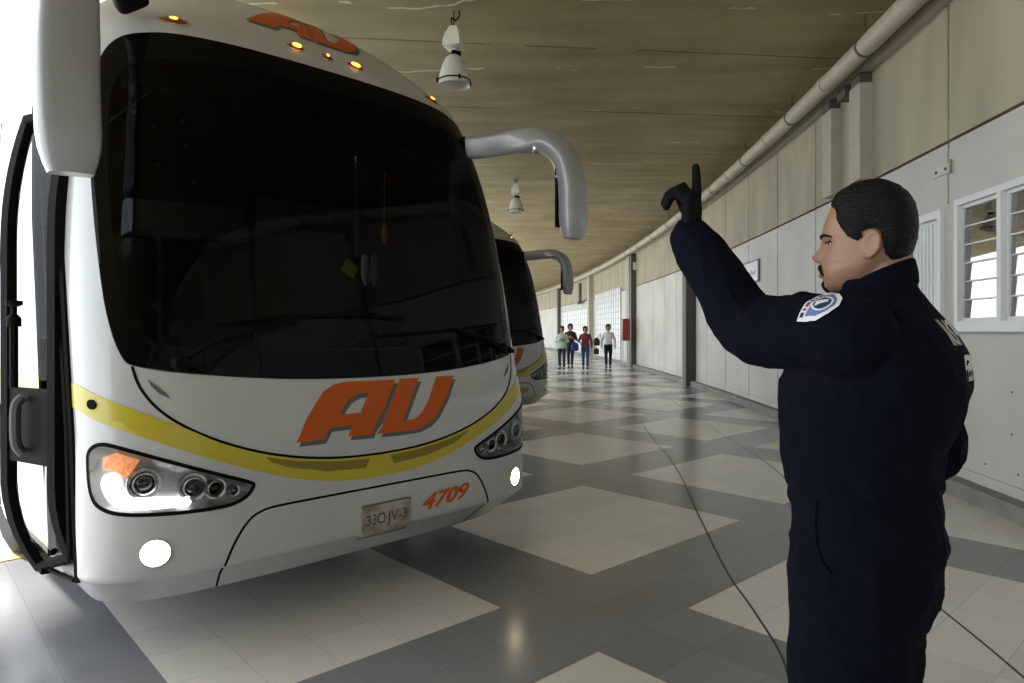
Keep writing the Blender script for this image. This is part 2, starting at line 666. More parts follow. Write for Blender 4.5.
# --- road and open ground outside
M['road'] = mat('sunlit_concrete_road', (0.42, 0.41, 0.39), 0.8, noise_amt=0.15, noise_scale=0.6)
bm = bmesh.new()
box(bm, (-30, 30, -0.30), (260, 260, 0.30))
structure(mesh_obj('ground', bm, M['road'], smooth=False))

# --- ceiling slab with board marks and cracks
def ceiling_material():
    m = bpy.data.materials.new('stained_concrete_soffit')
    m.use_nodes = True
    nt = m.node_tree
    N, L = nt.nodes.new, nt.links.new
    p = nt.nodes['Principled BSDF']
    tc = N('ShaderNodeTexCoord')
    def mth(op, a, b=None):
        n = N('ShaderNodeMath'); n.operation = op
        for i, v in enumerate((a, b)):
            if v is None: continue
            if isinstance(v, (int, float)): n.inputs[i].default_value = v
            else: L(v, n.inputs[i])
        return n.outputs[0]
    n1 = N('ShaderNodeTexNoise'); n1.inputs['Scale'].default_value = 0.8; n1.inputs['Detail'].default_value = 9; n1.inputs['Roughness'].default_value = 0.65
    L(tc.outputs['Object'], n1.inputs['Vector'])
    mp = N('ShaderNodeMapping'); mp.inputs['Scale'].default_value = (0.35, 1.6, 1.0)
    L(tc.outputs['Object'], mp.inputs['Vector'])
    n2 = N('ShaderNodeTexNoise'); n2.inputs['Scale'].default_value = 1.6; n2.inputs['Detail'].default_value = 6
    L(mp.outputs['Vector'], n2.inputs['Vector'])
    mx = N('ShaderNodeMix'); mx.data_type = 'RGBA'
    mx.inputs[6].default_value = (0.235, 0.185, 0.085, 1)
    mx.inputs[7].default_value = (0.36, 0.30, 0.165, 1)
    f = mth('MULTIPLY', mth('ADD', n1.outputs['Fac'], n2.outputs['Fac']), 0.5)
    r = N('ShaderNodeMapRange'); r.inputs[1].default_value = 0.38; r.inputs[2].default_value = 0.62
    L(f, r.inputs[0]); L(r.outputs[0], mx.inputs[0])
    # dark board joints across the vault
    sx = N('ShaderNodeSeparateXYZ'); L(tc.outputs['Object'], sx.inputs[0])
    n3 = N('ShaderNodeTexNoise'); n3.inputs['Scale'].default_value = 0.7; n3.inputs['Detail'].default_value = 5
    L(tc.outputs['Object'], n3.inputs['Vector'])
    yy = mth('ADD', mth('SUBTRACT', sx.outputs[1], mth('MULTIPLY', sx.outputs[0], 0.10)), mth('MULTIPLY', n3.outputs['Fac'], 0.12))
    fr = mth('FRACT', mth('DIVIDE', yy, 2.35))
    ed = mth('ABSOLUTE', mth('SUBTRACT', fr, 0.5))
    jl = mth('LESS_THAN', ed, 0.008)
    jl = mth('MULTIPLY', jl, mth('GREATER_THAN', n3.outputs['Fac'], 0.42))
    sc = N('ShaderNodeVectorMath'); sc.operation = 'SCALE'
    L(mx.outputs[2], sc.inputs[0]); L(mth('SUBTRACT', 1.0, mth('MULTIPLY', jl, 0.55)), sc.inputs['Scale'])
    # whitish lime streaks along cracks
    yc = mth('ADD', sx.outputs[1], mth('MULTIPLY', n3.outputs['Fac'], 0.9))
    fc = mth('ABSOLUTE', mth('SUBTRACT', mth('FRACT', mth('DIVIDE', yc, 1.7)), 0.5))
    n4 = N('ShaderNodeTexNoise'); n4.inputs['Scale'].default_value = 1.1; n4.inputs['Detail'].default_value = 3
    L(tc.outputs['Object'], n4.inputs['Vector'])
    wl = mth('MULTIPLY', mth('LESS_THAN', fc, mth('MULTIPLY', n2.outputs['Fac'], 0.022)), mth('GREATER_THAN', n4.outputs['Fac'], 0.56))
    m2 = N('ShaderNodeMix'); m2.data_type = 'RGBA'
    L(mth('MULTIPLY', wl, 0.8), m2.inputs[0]); L(sc.outputs[0], m2.inputs[6]); m2.inputs[7].default_value = (0.62, 0.60, 0.52, 1)
    L(m2.outputs[2], p.inputs['Base Color'])
    p.inputs['Roughness'].default_value = 0.75
    b = N('ShaderNodeBump'); b.inputs['Strength'].default_value = 0.25; b.inputs['Distance'].default_value = 0.03
    L(n1.outputs['Fac'], b.inputs['Height']); L(b.outputs[0], p.inputs['Normal'])
    return m
M['ceiling'] = ceiling_material()
bm = bmesh.new()
rings = []
for i in range(67):
    y = Y0+2*i
    xw = wall_x(y)+0.4
    rings.append([Vector((xw, y, CEIL)), Vector((xw-8.45, y, CEIL)), Vector((xw-8.45, y, CEIL+0.4)), Vector((xw, y, CEIL+0.4))])
loft(bm, rings)
structure(mesh_obj('ceiling', bm, M['ceiling'], smooth=False))

# --- wall of precast panels
M['panel_low'] = mat('pale_panel', (0.62, 0.61, 0.555), 0.6, noise_amt=0.16, noise_scale=0.9, bump=0.08, bump_scale=40)  # lower panels, paler than the upper ones
M['panel_up'] = mat('beige_concrete_panel', (0.45, 0.40, 0.295), 0.75, noise_amt=0.22, noise_scale=1.6, bump=0.1, bump_scale=40, stretch=(1, 1, 0.35))  # upper panels, darker and warmer beige
M['wall_core'] = mat('dark_joint_core', (0.05, 0.048, 0.04), 0.9)
M['concrete_trim'] = mat('grey_concrete_trim', (0.27, 0.26, 0.235), 0.8, noise_amt=0.25, noise_scale=4)
M['post_pale'] = mat('cream_post', (0.46, 0.43, 0.35), 0.6, noise_amt=0.1)
M['steel_and_shade'] = mat('dark_steel_and_shade', (0.085, 0.078, 0.068), 0.6)  # steel fittings; on the wall columns this dark tone is painted shade
M['white_frame'] = mat('white_window_frame', (0.75, 0.76, 0.75), 0.4)
M['bright_panel'] = mat('white_slat_sheet', (0.78, 0.80, 0.80), 0.45)

joints = [6.28+1.72*i for i in range(-26, 50)]
WINY0, WINY1, WINZ0, WINZ1 = 3.35, 6.13, 1.46, 2.60
DOORY0, DOORY1, DOORZ = 6.34, 7.22, 2.56
ZJ = 3.17
bm = bmesh.new()
def panel(y0, y1, z0, z1, mi):
    band(bm, y0, y1, z0, z1, -0.10, 0.0, step=0.9, mi=mi)
G = 0.015
for a, b in zip(joints[:-1], joints[1:]):
    panel(a+G, b-G, ZJ+G, CEIL-0.02, 1)
    zlo = 0.0
    if b <= WINY0+0.01 or a >= DOORY1:
        panel(a+G, b-G, zlo, ZJ-G, 0)
# panels around the window and the doorway
panel(2.84+G, WINY0, 0, ZJ-G, 0)
panel(WINY0, WINY1, 0, WINZ0, 0)
panel(WINY0, 6.28-G, WINZ1, ZJ-G, 0)
panel(WINY1, DOORY0, 0, WINZ1, 0)
panel(6.28+G, 8.0-G, DOORZ, ZJ-G, 0)
panel(DOORY1, 8.0-G, 0, DOORZ, 0)
panel(DOORY0, DOORY0+0.02, 0, DOORZ, 0)
# core behind, with openings left free
band(bm, Y0, WINY0, 0, CEIL, -0.35, -0.09, mi=2)
band(bm, WINY0, WINY1, 0, WINZ0, -0.35, -0.09, mi=2)
band(bm, WINY0, WINY1, WINZ1, CEIL, -0.35, -0.09, mi=2)
band(bm, WINY1, DOORY0, 0, CEIL, -0.35, -0.09, mi=2)
band(bm, DOORY0, DOORY1, DOORZ, CEIL, -0.35, -0.09, mi=2)
band(bm, DOORY1, Y1, 0, CEIL, -0.35, -0.09, mi=2)
structure(mesh_obj('wall_right', bm, [M['panel_low'], M['panel_up'], M['wall_core']], smooth=False))

# tie holes low on the panels, and the seam above the kerb
bm = bmesh.new()
for y in [1.4+0.43*i for i in range(12)]+[8.2+0.86*i for i in range(14)]:
    tube(bm, [wp(y, -0.002, 0.32), wp(y, 0.002, 0.32)], 0.011, 8)
for y in (4.3, 5.35):
    for z in (0.62, 0.95):
        tube(bm, [wp(y, -0.002, z), wp(y, 0.002, z)], 0.010, 8)
structure(mesh_obj('trim_tie_holes', bm, M['wall_core'], smooth=False))
bm = bmesh.new()
band(bm, Y0, DOORY0, 0.215, 0.221, 0.0, 0.001)
band(bm, DOORY1, Y1, 0.215, 0.221, 0.0, 0.001)
structure(mesh_obj('trim_seam', bm, M['concrete_trim'], smooth=False))

# base kerb
bm = bmesh.new()
band(bm, Y0, DOORY0, 0, 0.13, 0.0, 0.14, mi=0)
band(bm, DOORY1, Y1, 0, 0.13, 0.0, 0.14, mi=0)
structure(mesh_obj('baseboard_right', bm, M['concrete_trim'], smooth=False))

# cornice ledge under the ceiling pipe
bm = bmesh.new()
band(bm, Y0, Y1, 4.43, 4.58, 0.0, 0.10)
structure(mesh_obj('trim_cornice', bm, M['post_pale'], smooth=False))

# --- louvred window
def along_box(bm, y0, y1, z0, z1, o0, o1, mi=0):
    band(bm, y0, y1, z0, z1, o0, o1, step=2.0, mi=mi)
win = structure(empty('window_1'))
bm = bmesh.new()
fw = 0.055
along_box(bm, WINY0, WINY1, WINZ0, WINZ0+fw, -0.10, 0.03)
along_box(bm, WINY0, WINY1, WINZ1-fw, WINZ1, -0.10, 0.03)
mull = [WINY0, 4.10, 4.79, 5.47, WINY1]
for i, y in enumerate(mull):
    a = y if i == 0 else (y-fw if i == len(mull)-1 else y-fw/2)
    along_box(bm, a, a+fw, WINZ0+fw, WINZ1-fw, -0.10, 0.03)
structure(mesh_obj('window_frame', bm, M['white_frame'], win, smooth=False))
bm = bmesh.new()
along_box(bm, WINY0-0.02, WINY1+0.02, WINZ0-0.035, WINZ0, -0.02, 0.07)
structure(mesh_obj('window_sill', bm, M['white_frame'], win, smooth=False))
bm = bmesh.new()
for a, b in zip(mull[:-1], mull[1:]):
    a2, b2 = a+fw*0.6, b-fw*0.6
    for y in (a2, b2-0.03):
        along_box(bm, y, y+0.03, WINZ0+fw, WINZ1-fw, -0.07, -0.01)
    along_box(bm, a2, b2, WINZ1-fw-0.03, WINZ1-fw, -0.07, -0.01)
    along_box(bm, a2, b2, WINZ0+fw, WINZ0+fw+0.03, -0.07, -0.01)
structure(mesh_obj('sash', bm, M['white_frame'], win, smooth=False))
M['louvre_glass'] = glass_mat('louvre_glass', (0.65, 0.69, 0.67), 4.0, rough=0.015)
for a, b in zip(mull[:-1], mull[1:]):
    bm = bmesh.new(); be = bmesh.new()
    nl = 6
    h = (WINZ1-WINZ0-2*fw-0.06)/nl
    for i in range(nl):
        z0 = WINZ0+fw+0.03+h*i
        rings = []
        for y in (a+fw*0.6+0.03, b-fw*0.6-0.03):
            rings.append([wp(y, -0.030, z0), wp(y, -0.025, z0), wp(y, -0.034, z0+h), wp(y, -0.039, z0+h)])
        loft(bm, rings)
        if i:
            along_box(be, a+fw*0.6+0.03, b-fw*0.6-0.03, z0-0.006, z0+0.006, -0.032, -0.018)
    structure(mesh_obj('louvre_pane', bm, M['louvre_glass'], win, smooth=False))
    structure(mesh_obj('louvre_edge', be, M['white_frame'], win, smooth=False))
# dim room behind the window
bm = bmesh.new()
M['room'] = mat('dim_room_wall', (0.34, 0.35, 0.33), 0.9)
band(bm, WINY0-0.5, WINY1+0.3, 0.2, 0.25, -2.2, -0.36)
band(bm, WINY0-0.5, WINY1+0.3, 3.3, 3.35, -2.2, -0.36)
band(bm, WINY0-0.5, WINY1+0.3, 0.2, 3.35, -2.25, -2.2)
band(bm, WINY0-0.55, WINY0-0.5, 0.2, 3.35, -2.2, -0.36)
band(bm, WINY1+0.3, WINY1+0.35, 0.2, 3.35, -2.2, -0.36)
structure(mesh_obj('wall_room', bm, M['room'], smooth=False))

# --- white slatted door beside the window
dr = structure(empty('door_1'))
bm = bmesh.new()
along_box(bm, DOORY0, DOORY0+0.07, 0, DOORZ, -0.08, 0.04)
along_box(bm, DOORY1-0.07, DOORY1, 0, DOORZ, -0.08, 0.04)
along_box(bm, DOORY0+0.07, DOORY1-0.07, DOORZ-0.07, DOORZ, -0.08, 0.04)
structure(mesh_obj('door_frame', bm, M['white_frame'], dr, smooth=False))
bm = bmesh.new()
along_box(bm, DOORY0+0.07, DOORY1-0.07, 0.01, DOORZ-0.07, -0.06, -0.02)
y = DOORY0+0.10
while y < DOORY1-0.12:
    along_box(bm, y, y+0.035, 0.05, DOORZ-0.10, -0.02, -0.005)
    y += 0.07
structure(mesh_obj('door_leaf', bm, M['bright_panel'], dr, smooth=False))
bm = bmesh.new()
tube(bm, [wp(7.06, -0.02, 1.0), wp(7.06, 0.03, 1.0), wp(6.96, 0.03, 1.0)], 0.01, 8)
structure(mesh_obj('door_handle', bm, M['steel_and_shade'], dr))

# --- columns and posts along the wall; dark columns carry their shade as colour
def column(n, y, w, depth, m, z0=0.0, z1=4.43, proud=0.0):
    bm = bmesh.new()
    along_box(bm, y-w/2, y+w/2, z0, z1, 0.0+proud, depth)
    structure(mesh_obj('trim_%d' % n, bm, m, smooth=False))
column(1, 8.02, 0.30, 0.15, M['post_pale'], ZJ+0.02, 4.30)
column(2, 8.95, 0.30, 0.13, M['post_pale'], ZJ+0.02, 4.30)
column(3, 17.9, 0.40, 0.26, M['steel_and_shade'])
column(4, 18.45, 0.30, 0.16, M['post_pale'])
column(5, 26.9, 0.8, 0.20, M['steel_and_shade'])
column(6, 27.9, 0.45, 0.12, M['post_pale'])
column(7, 37.3, 0.6, 0.26, M['post_pale'])
column(8, 48.5, 0.5, 0.20, M['steel_and_shade'])
column(9, 60.0, 0.7, 0.35, M['post_pale'])
# black brackets closing the pipe over the near posts
bm = bmesh.new()
for y in (8.02, 8.95, 8.45):
    along_box(bm, y-0.12, y+0.12, 4.30, 4.43, 0.0, 0.14)
structure(mesh_obj('trim_bracket', bm, M['steel_and_shade'], smooth=False))

# --- white glazed panels far down the hall
def glazing(n, y0, y1, z0, z1, nx, nz):
    w = structure(empty('window_%d' % n))
    bm = bmesh.new()
    along_box(bm, y0, y1, z0, z0+0.05, 0.005, 0.05); along_box(bm, y0, y1, z1-0.05, z1, 0.005, 0.05)
    for i in range(nx+1):
        y = y0+(y1-y0)*i/nx
        along_box(bm, y-0.025, y+0.025, z0+0.05, z1-0.05, 0.005, 0.05)
    for i in range(1, nz):
        z = z0+(z1-z0)*i/nz
        along_box(bm, y0, y1, z-0.02, z+0.02, 0.005, 0.045)
    structure(mesh_obj('window_frame', bm, M['panel_low'], w, smooth=False))
    bm = bmesh.new()
    along_box(bm, y0, y1, z0+0.03, z1-0.03, 0.004, 0.025)
    structure(mesh_obj('pane', bm, M['glass_block'], w, smooth=False))
M['glass_block'] = mat('white_patterned_panes', (0.80, 0.82, 0.84), 0.3, color2=(0.55, 0.58, 0.62), noise_scale=7)
glazing(2, 29.7, 36.4, 0.15, 3.35, 12, 12)
glazing(3, 38.2, 47.6, 0.3, 2.75, 14, 8)

# --- service pipe under the ceiling with couplings and hangers
M['pipe'] = mat('cream_pipe', (0.50, 0.45, 0.35), 0.55, noise_amt=0.12, noise_scale=3)
pp = empty('pipe', wp(5, 0.30, 4.50))
tag(pp, 'long cream drain pipe hung along the top of the right wall', 'pipe')
inv = Matrix.Translation(-Vector(pp.location))
def child_mesh(name, bm, m, root, **k):
    """bm is in world space; store it relative to the root's location"""
    bmesh.ops.translate(bm, vec=-Vector(root.location), verts=bm.verts[:])
    return mesh_obj(name, bm, m, root, **k)
bm = bmesh.new()
tube(bm, [wp(Y0+1+i*1.0, 0.30, 4.50) for i in range(22, 128)], 0.105, 16)
child_mesh('pipe_run', bm, M['pipe'], pp)
for i in range(14):
    y = 3.6+i*2.45
    bm = bmesh.new()
    tube(bm, [wp(y-0.06, 0.30, 4.50), wp(y+0.06, 0.30, 4.50)], 0.117, 16)
    child_mesh('coupling', bm, M['pipe'], pp)
for i in range(10):
    y = 4.9+i*2.45
    bm = bmesh.new()
    tube(bm, [wp(y-0.02, 0.30, 4.50), wp(y+0.02, 0.30, 4.50)], 0.113, 14)
    c = wp(y, 0.30, 4.50)
    tube(bm, [c+Vector((0, 0, 0.11)), c+Vector((0, 0, 0.345))], 0.008, 6)
    child_mesh('hanger', bm, M['steel_and_shade'], pp)

# small pipe dropping down the far wall
bm = bmesh.new()
tube(bm, catmull([wp(39.6, 0.30, 4.2), wp(39.6, 0.30, 3.4), wp(39.8, 0.28, 3.15), wp(40.6, 0.22, 3.1), wp(41.0, 0.12, 3.1)], 4), 0.09, 8)
o = mesh_obj('drain_pipe', bm, M['steel_and_shade'])
tag(o, 'dark bent drain pipe high on the far wall above the walking women', 'pipe')

# bracket plate with two bolts
r0 = empty('bracket_plate', wp(6.33, 0.0, 2.93))
tag(r0, 'small pale metal plate with two dark bolts on the right wall', 'plate')
bm = bmesh.new(); along_box(bm, 6.18, 6.52, 2.88, 2.97, 0.001, 0.014)
child_mesh('plate', bm, M['panel_low'], r0, smooth=False)
bm = bmesh.new(); along_box(bm, 6.185, 6.205, 2.86, 2.99, 0.0145, 0.03)
child_mesh('flange', bm, M['concrete_trim'], r0, smooth=False)
for y in (6.29, 6.46):
    bm = bmesh.new()
    tube(bm, [wp(y, 0.0145, 2.925), wp(y, 0.026, 2.925)], 0.014, 8)
    child_mesh('bolt', bm, M['steel_and_shade'], r0)

# white wall sign
r0 = empty('wall_sign', wp(13.3, 0, 2.50))
tag(r0, 'small white sign with grey frame and lettering on the right wall', 'sign')
SY0, SY1, SZ0, SZ1 = 12.45, 14.1, 2.36, 2.72
bm = bmesh.new(); along_box(bm, SY0, SY1, SZ0, SZ1, 0.002, 0.03)
M['sign_white'] = mat('sign_white', (0.80, 0.80, 0.83), 0.4)
M['sign_frame'] = mat('sign_frame', (0.20, 0.20, 0.20), 0.5)
M['sign_ink'] = mat('sign_ink', (0.30, 0.30, 0.36), 0.5)
child_mesh('board', bm, M['sign_white'], r0, smooth=False)
bm = bmesh.new()
for z in (SZ0-0.03, SZ1):
    along_box(bm, SY0-0.03, SY1+0.03, z, z+0.03, 0.002, 0.04)
for y in (SY0-0.03, SY1):
    along_box(bm, y, y+0.03, SZ0, SZ1, 0.002, 0.04)
child_mesh('sign_frame', bm, M['sign_frame'], r0, smooth=False)
bm = bmesh.new()
for i, hh in enumerate((0.09, 0.06, 0.07, 0.10, 0.06, 0.06, 0.09, 0.06, 0.07)):
    along_box(bm, SY1-0.50-i*0.115-0.06, SY1-0.50-i*0.115, SZ0+0.12, SZ0+0.12+hh, 0.031, 0.034)
child_mesh('lettering', bm, M['sign_ink'], r0, smooth=False)
bm = bmesh.new()
along_box(bm, SY1-0.32, SY1-0.18, SZ0+0.08, SZ0+0.26, 0.031, 0.035)
child_mesh('pictogram', bm, M['sign_ink'], r0, smooth=False)

# hydrant cabinet on its two thin pipes
M['red'] = mat('dark_red_enamel', (0.27, 0.025, 0.02), 0.4)
cy = 26.2
r0 = empty('hydrant_cabinet', wp(cy, 0.46, 0))
tag(r0, 'red fire hose cabinet standing on two white pipes by the dark column', 'cabinet')
c = wp(cy, 0.46, 0)
bm = bmesh.new(); box(bm, (c.x, c.y, 1.48), (0.29, 0.26, 0.84), bevel=0.015)
child_mesh('cabinet_body', bm, M['red'], r0)
bm = bmesh.new(); box(bm, (c.x, c.y-0.138, 1.48), (0.25, 0.012, 0.76), bevel=0.004)
child_mesh('cabinet_door', bm, M['red'], r0)
for dx in (-0.11, 0.11):
    bm = bmesh.new(); tube(bm, [(c.x+dx, c.y, 0.0), (c.x+dx, c.y, 1.06)], 0.022, 8)
    child_mesh('leg', bm, M['white_frame'], r0)
bm = bmesh.new(); tube(bm, [(c.x+0.11, c.y+0.08, 1.90), (c.x+0.11, c.y+0.08, 4.3)], 0.022, 8)
child_mesh('supply_pipe', bm, M['white_frame'], r0)
bm = bmesh.new()
c = wp(26.6, 0.06, 3.95); box(bm, c, (0.14, 0.22, 0.30), bevel=0.02)
o = mesh_obj('wall_box', bm, M['bright_panel'])
tag(o, 'small cream box high on the wall above the red cabinet', 'box')

# --- hanging high-bay lamps
M['acrylic'] = mat('ribbed_acrylic_shade', (0.92, 0.90, 0.84), 0.35, coat=0.3)
M['acrylic'].node_tree.nodes['Principled BSDF'].inputs['Transmission Weight'].default_value = 0.25
M['ballast'] = mat('cream_ballast_box', (0.80, 0.77, 0.68), 0.5)
def bay_lamp(x, y, label):
    r = empty('hanging_lamp', (x, y, CEIL))
    tag(r, label, 'lamp', 'hanging lamps under the concrete ceiling')
    r.scale = (1, 1, 1.42)
    bm = bmesh.new()
    tube(bm, catmull([(0.05, 0, 0), (0.06, 0, -0.03), (0.02, 0, -0.07), (-0.03, 0.01, -0.05), (-0.02, 0, -0.10), (0, 0, -0.12)], 5), 0.007, 6)
    tube(bm, [(0, 0, 0.0), (0, 0, -0.14)], 0.006, 6)
    mesh_obj('hook', bm, M['black_plastic'], r)
    bm = bmesh.new()
    lathe(bm, [(0.02, -0.11), (0.06, -0.12), (0.09, -0.165), (0.105, -0.17), (0.135, -0.235), (0.135, -0.275), (0.05, -0.29), (0.03, -0.30)], 4, Matrix.Rotation(0.5, 4, 'Z'))
    mesh_obj('ballast_box', bm, M['ballast'], r, sharp=20)
    bm = bmesh.new(); lathe(bm, [(0.03, -0.30), (0.03, -0.335), (0.05, -0.345)], 16)
    box(bm, (0.05, -0.01, -0.325), (0.05, 0.03, 0.04), bevel=0.005)
    mesh_obj('neck', bm, M['black_plastic'], r)
    bm = bmesh.new()
    seg = 48
    rings = []
    for rad, h in [(0.045, -0.335), (0.09, -0.36), (0.125, -0.41), (0.152, -0.48), (0.170, -0.56), (0.172, -0.565), (0.164, -0.56), (0.145, -0.48), (0.118, -0.415), (0.085, -0.37)]:
        rings.append([Vector((math.cos(2*PI*k/seg)*(rad+(0.003 if k % 2 else -0.002)), math.sin(2*PI*k/seg)*(rad+(0.003 if k % 2 else -0.002)), h)) for k in range(seg)])
    loft(bm, rings, cap=False)
    mesh_obj('lamp_shade', bm, M['acrylic'], r, sharp=60)
    bm = bmesh.new()
    tube(bm, [(math.cos(a*PI/16)*0.176, math.sin(a*PI/16)*0.176, -0.53) for a in range(33)], 0.005, 6)
    for a in range(4):
        an = a*PI/2+0.4
        box(bm, (math.cos(an)*0.185, math.sin(an)*0.185, -0.535), (0.02, 0.02, 0.03))
    mesh_obj('retaining_ring', bm, M['black_plastic'], r)
    return r
bay_lamp(-0.62, 7.3, 'largest cream hanging lamp, nearest under the ceiling above the front bus')
bay_lamp(0.09, 15.1, 'middle sized hanging lamp seen under the arm of the front bus mirror')
bay_lamp(-0.03, 23.6, 'smallest hanging lamp just above the roof of the second bus')

# ================================================================== THE BUS
# bus space: x across (negative = door side), y backwards from the nose, z up
def fnS(a, t, d):
    return Vector(SO(a, t, d))

bus = empty('coach_bus', (BUS_ORG[0], BUS_ORG[1], 0), BUS_ROT)
tag(bus, 'large white coach bus in front with orange letters, yellow stripe and 4709 on its bumper', 'bus', 'white coach buses parked in the bays')

# windshield outline, (a, t); symmetric
half_ws = [(0.0, 1.190), (0.20, 1.192), (0.42, 1.200), (0.65, 1.217), (0.86, 1.240), (1.02, 1.262), (1.115, 1.285), (1.150, 1.31),
           (1.185, 1.40), (1.215, 1.56), (1.233, 1.80), (1.243, 2.05), (1.245, 2.30), (1.235, 2.50), (1.212, 2.65), (1.175, 2.75), (1.115, 2.815),
           (1.02, 2.85), (0.90, 2.872), (0.65, 2.885), (0.40, 2.89), (0.20, 2.892), (0.0, 2.893)]
def mirror_poly(h):
    return h+[(-a, t) for a, t in reversed(h[1:-1])]
WS = smooth_poly(mirror_poly(half_ws), 3)
# clear part of the glass, inside the black printed border
half_cl = [(0.0, 1.33), (0.5, 1.335), (0.9, 1.36), (1.04, 1.385), (1.105, 1.45), (1.145, 1.6), (1.170, 1.9), (1.175, 2.2), (1.165, 2.45),
           (1.13, 2.60), (1.06, 2.67), (0.9, 2.715), (0.5, 2.745), (0.0, 2.755)]
CL = smooth_poly(mirror_poly(half_cl), 3)
half_hl = [(1.328, 0.90), (1.318, 0.935), (1.290, 0.957), (1.250, 0.966), (1.196, 0.954), (1.083, 0.914), (0.938, 0.856), (0.782, 0.795), (0.675, 0.752),
           (0.668, 0.735), (0.690, 0.705), (0.73, 0.684), (0.797, 0.672), (0.937, 0.672), (1.083, 0.680), (1.189, 0.692), (1.243, 0.708), (1.290, 0.738), (1.318, 0.80)]
HLR = smooth_poly(half_hl, 3)
HLL = [(-a, t) for a, t in HLR]
def inset(poly, k):
    """shrink an outline by moving every point inwards by k"""
    n = len(poly)
    A = sum(poly[i][0]*poly[(i+1) % n][1]-poly[(i+1) % n][0]*poly[i][1] for i in range(n))
    s = 1 if A > 0 else -1
    out = []
    for i in range(n):
        a, b = Vector(poly[i-1]), Vector(poly[(i+1) % n])
        d = (b-a).normalized()
        out.append((poly[i][0]-d.y*k*s, poly[i][1]+d.x*k*s))
    return out
DA0, DA1, DT0, DT1 = -1.445, -1.98, 0.36, 2.62
DOORH = [(DA0, DT0), (DA0, DT1-0.15), (DA0-0.12, DT1), (DA1, DT1), (DA1, DT0)]
def arch(sgn, ac):
    return [(sgn*ac+0.62*math.cos(PI*k/16), 0.50+0.62*math.sin(PI*k/16)) for k in range(17)]+[(sgn*ac-0.62, 0.256), (sgn*ac+0.62, 0.256)]
AC1 = A90+2.02      # front axle
AC2 = A90+8.6
ARCHES = [arch(1, AC1), arch(-1, AC1), arch(1, AC2), arch(-1, AC2)]

gx = sorted([i*0.035 for i in range(-46, 47)]+[s*(1.65+i*0.22) for i in range(0, 52) for s in (-1, 1)])
gx = [x for x in gx if abs(x) < AEND-0.05]
gy = [0.29, 0.32, 0.35, 0.375, 0.387, 0.398, 0.409]+[0.43+i*0.035 for i in range(119)]
arch_cut = []
for a in ARCHES:
    arch_cut.append([(x, max(y, 0.262)) for x, y in a])
bm = bmesh.new()
patch(bm, [(-AEND, 0.256), (AEND, 0.256), (AEND, 4.60), (-AEND, 4.60)], fnS, 0.0, 0.03,
      holes=[WS, HLR, HLL, DOORH]+arch_cut, res=0.05, grid=(gx, gy))
# rear wall
back = [S(AEND, t/20) for t in range(6, 92, 2)]
bm.faces.new([bm.verts.new(p) for p in back]+[bm.verts.new((-p[0], p[1], p[2])) for p in reversed(back)])
mesh_obj('body_shell', bm, M['white_paint'], bus, sharp=50)

# inner lining, dark
bm = bmesh.new()
gx2 = sorted([i*0.08 for i in range(-20, 21)]+[s*(1.75+i*0.5) for i in range(0, 23) for s in (-1, 1)])
gy2 = [1.15+i*0.09 for i in range(38)]
patch(bm, [(-AEND+0.1, 0.40), (AEND-0.1, 0.40), (AEND-0.1, 4.59), (-AEND+0.1, 4.59)], fnS, -0.035, 0.0,
      holes=[inset(WS, -0.012), inset(HLR, -0.03), inset(HLL, -0.03), inset(DOORH, -0.012)]+arch_cut, res=0.08, grid=(gx2, gy2))
mesh_obj('inner_lining', bm, M['cabin'], bus)
# cabin floor, step well, bulkheads
bm = bmesh.new()
box(bm, (0.35, 5.9, 1.00), (1.60, 11.0, 0.06))
box(bm, (-0.75, 6.6, 1.00), (0.6, 9.6, 0.06))
box(bm, (0, 6.2, 0.33), (2.1, 11.0, 0.08))
box(bm, (-0.43, 0.95, 0.70), (0.04, 1.1, 0.62))
box(bm, (-0.82, 1.52, 0.70), (0.80, 0.04, 0.62))
for i in range(3):
    box(bm, (-0.82, 0.95, 0.42+i*0.0), (0.76, 1.05, 0.04))
mesh_obj('cabin_floor', bm, M['cabin'], bus, smooth=False)

# windshield: printed black border and clear middle
bm = bmesh.new()
patch(bm, inset(WS, 0.004), fnS, 0.004, 0.008, holes=[CL], res=0.05)
mesh_obj('windshield_border', bm, M['black_gloss'], bus, sharp=50)
bm = bmesh.new()
patch(bm, CL, fnS, 0.0035, 0.0, res=0.04)
mesh_obj('windshield', bm, M['windshield'], bus, sharp=60)

# shut lines
bm = bmesh.new()
def seam(path, w=0.010, d=0.0015):
    q = densify([tuple(p) for p in path], 0.03, closed=False)
    patch(bm, strip_poly(q, w), fnS, d, 0.003, res=0.2, grid=([], []))
SEAM = [(1.120, 1.283), (1.095, 1.195), (1.035, 1.105), (0.945, 1.030), (0.81, 0.955), (0.635, 0.888), (0.444, 0.840), (0.234, 0.811), (0.0, 0.802)]
SEAMF = [(p.x, p.y) for p in catmull([(a, t, 0) for a, t in SEAM+[(-a, t) for a, t in reversed(SEAM[:-1])]], 4)]
seam(SEAMF, 0.012)
HATCH = [(0.800, 0.262), (0.790, 0.39), (0.745, 0.50), (0.685, 0.585), (0.625, 0.620), (0.54, 0.631), (0.3, 0.633), (0, 0.633)]
HATCHF = HATCH+[(-a, t) for a, t in reversed(HATCH[:-1])]
seam([(p.x, p.y) for p in catmull([(a, t, 0) for a, t in HATCHF], 3)], 0.011)
for s in (-1, 1):
    q = inset(HLR if s > 0 else HLL, -0.004)
    seam(q+[q[0]], 0.016, 0.002)
mesh_obj('shut_lines', bm, M['black_rubber'], bus, sharp=50)
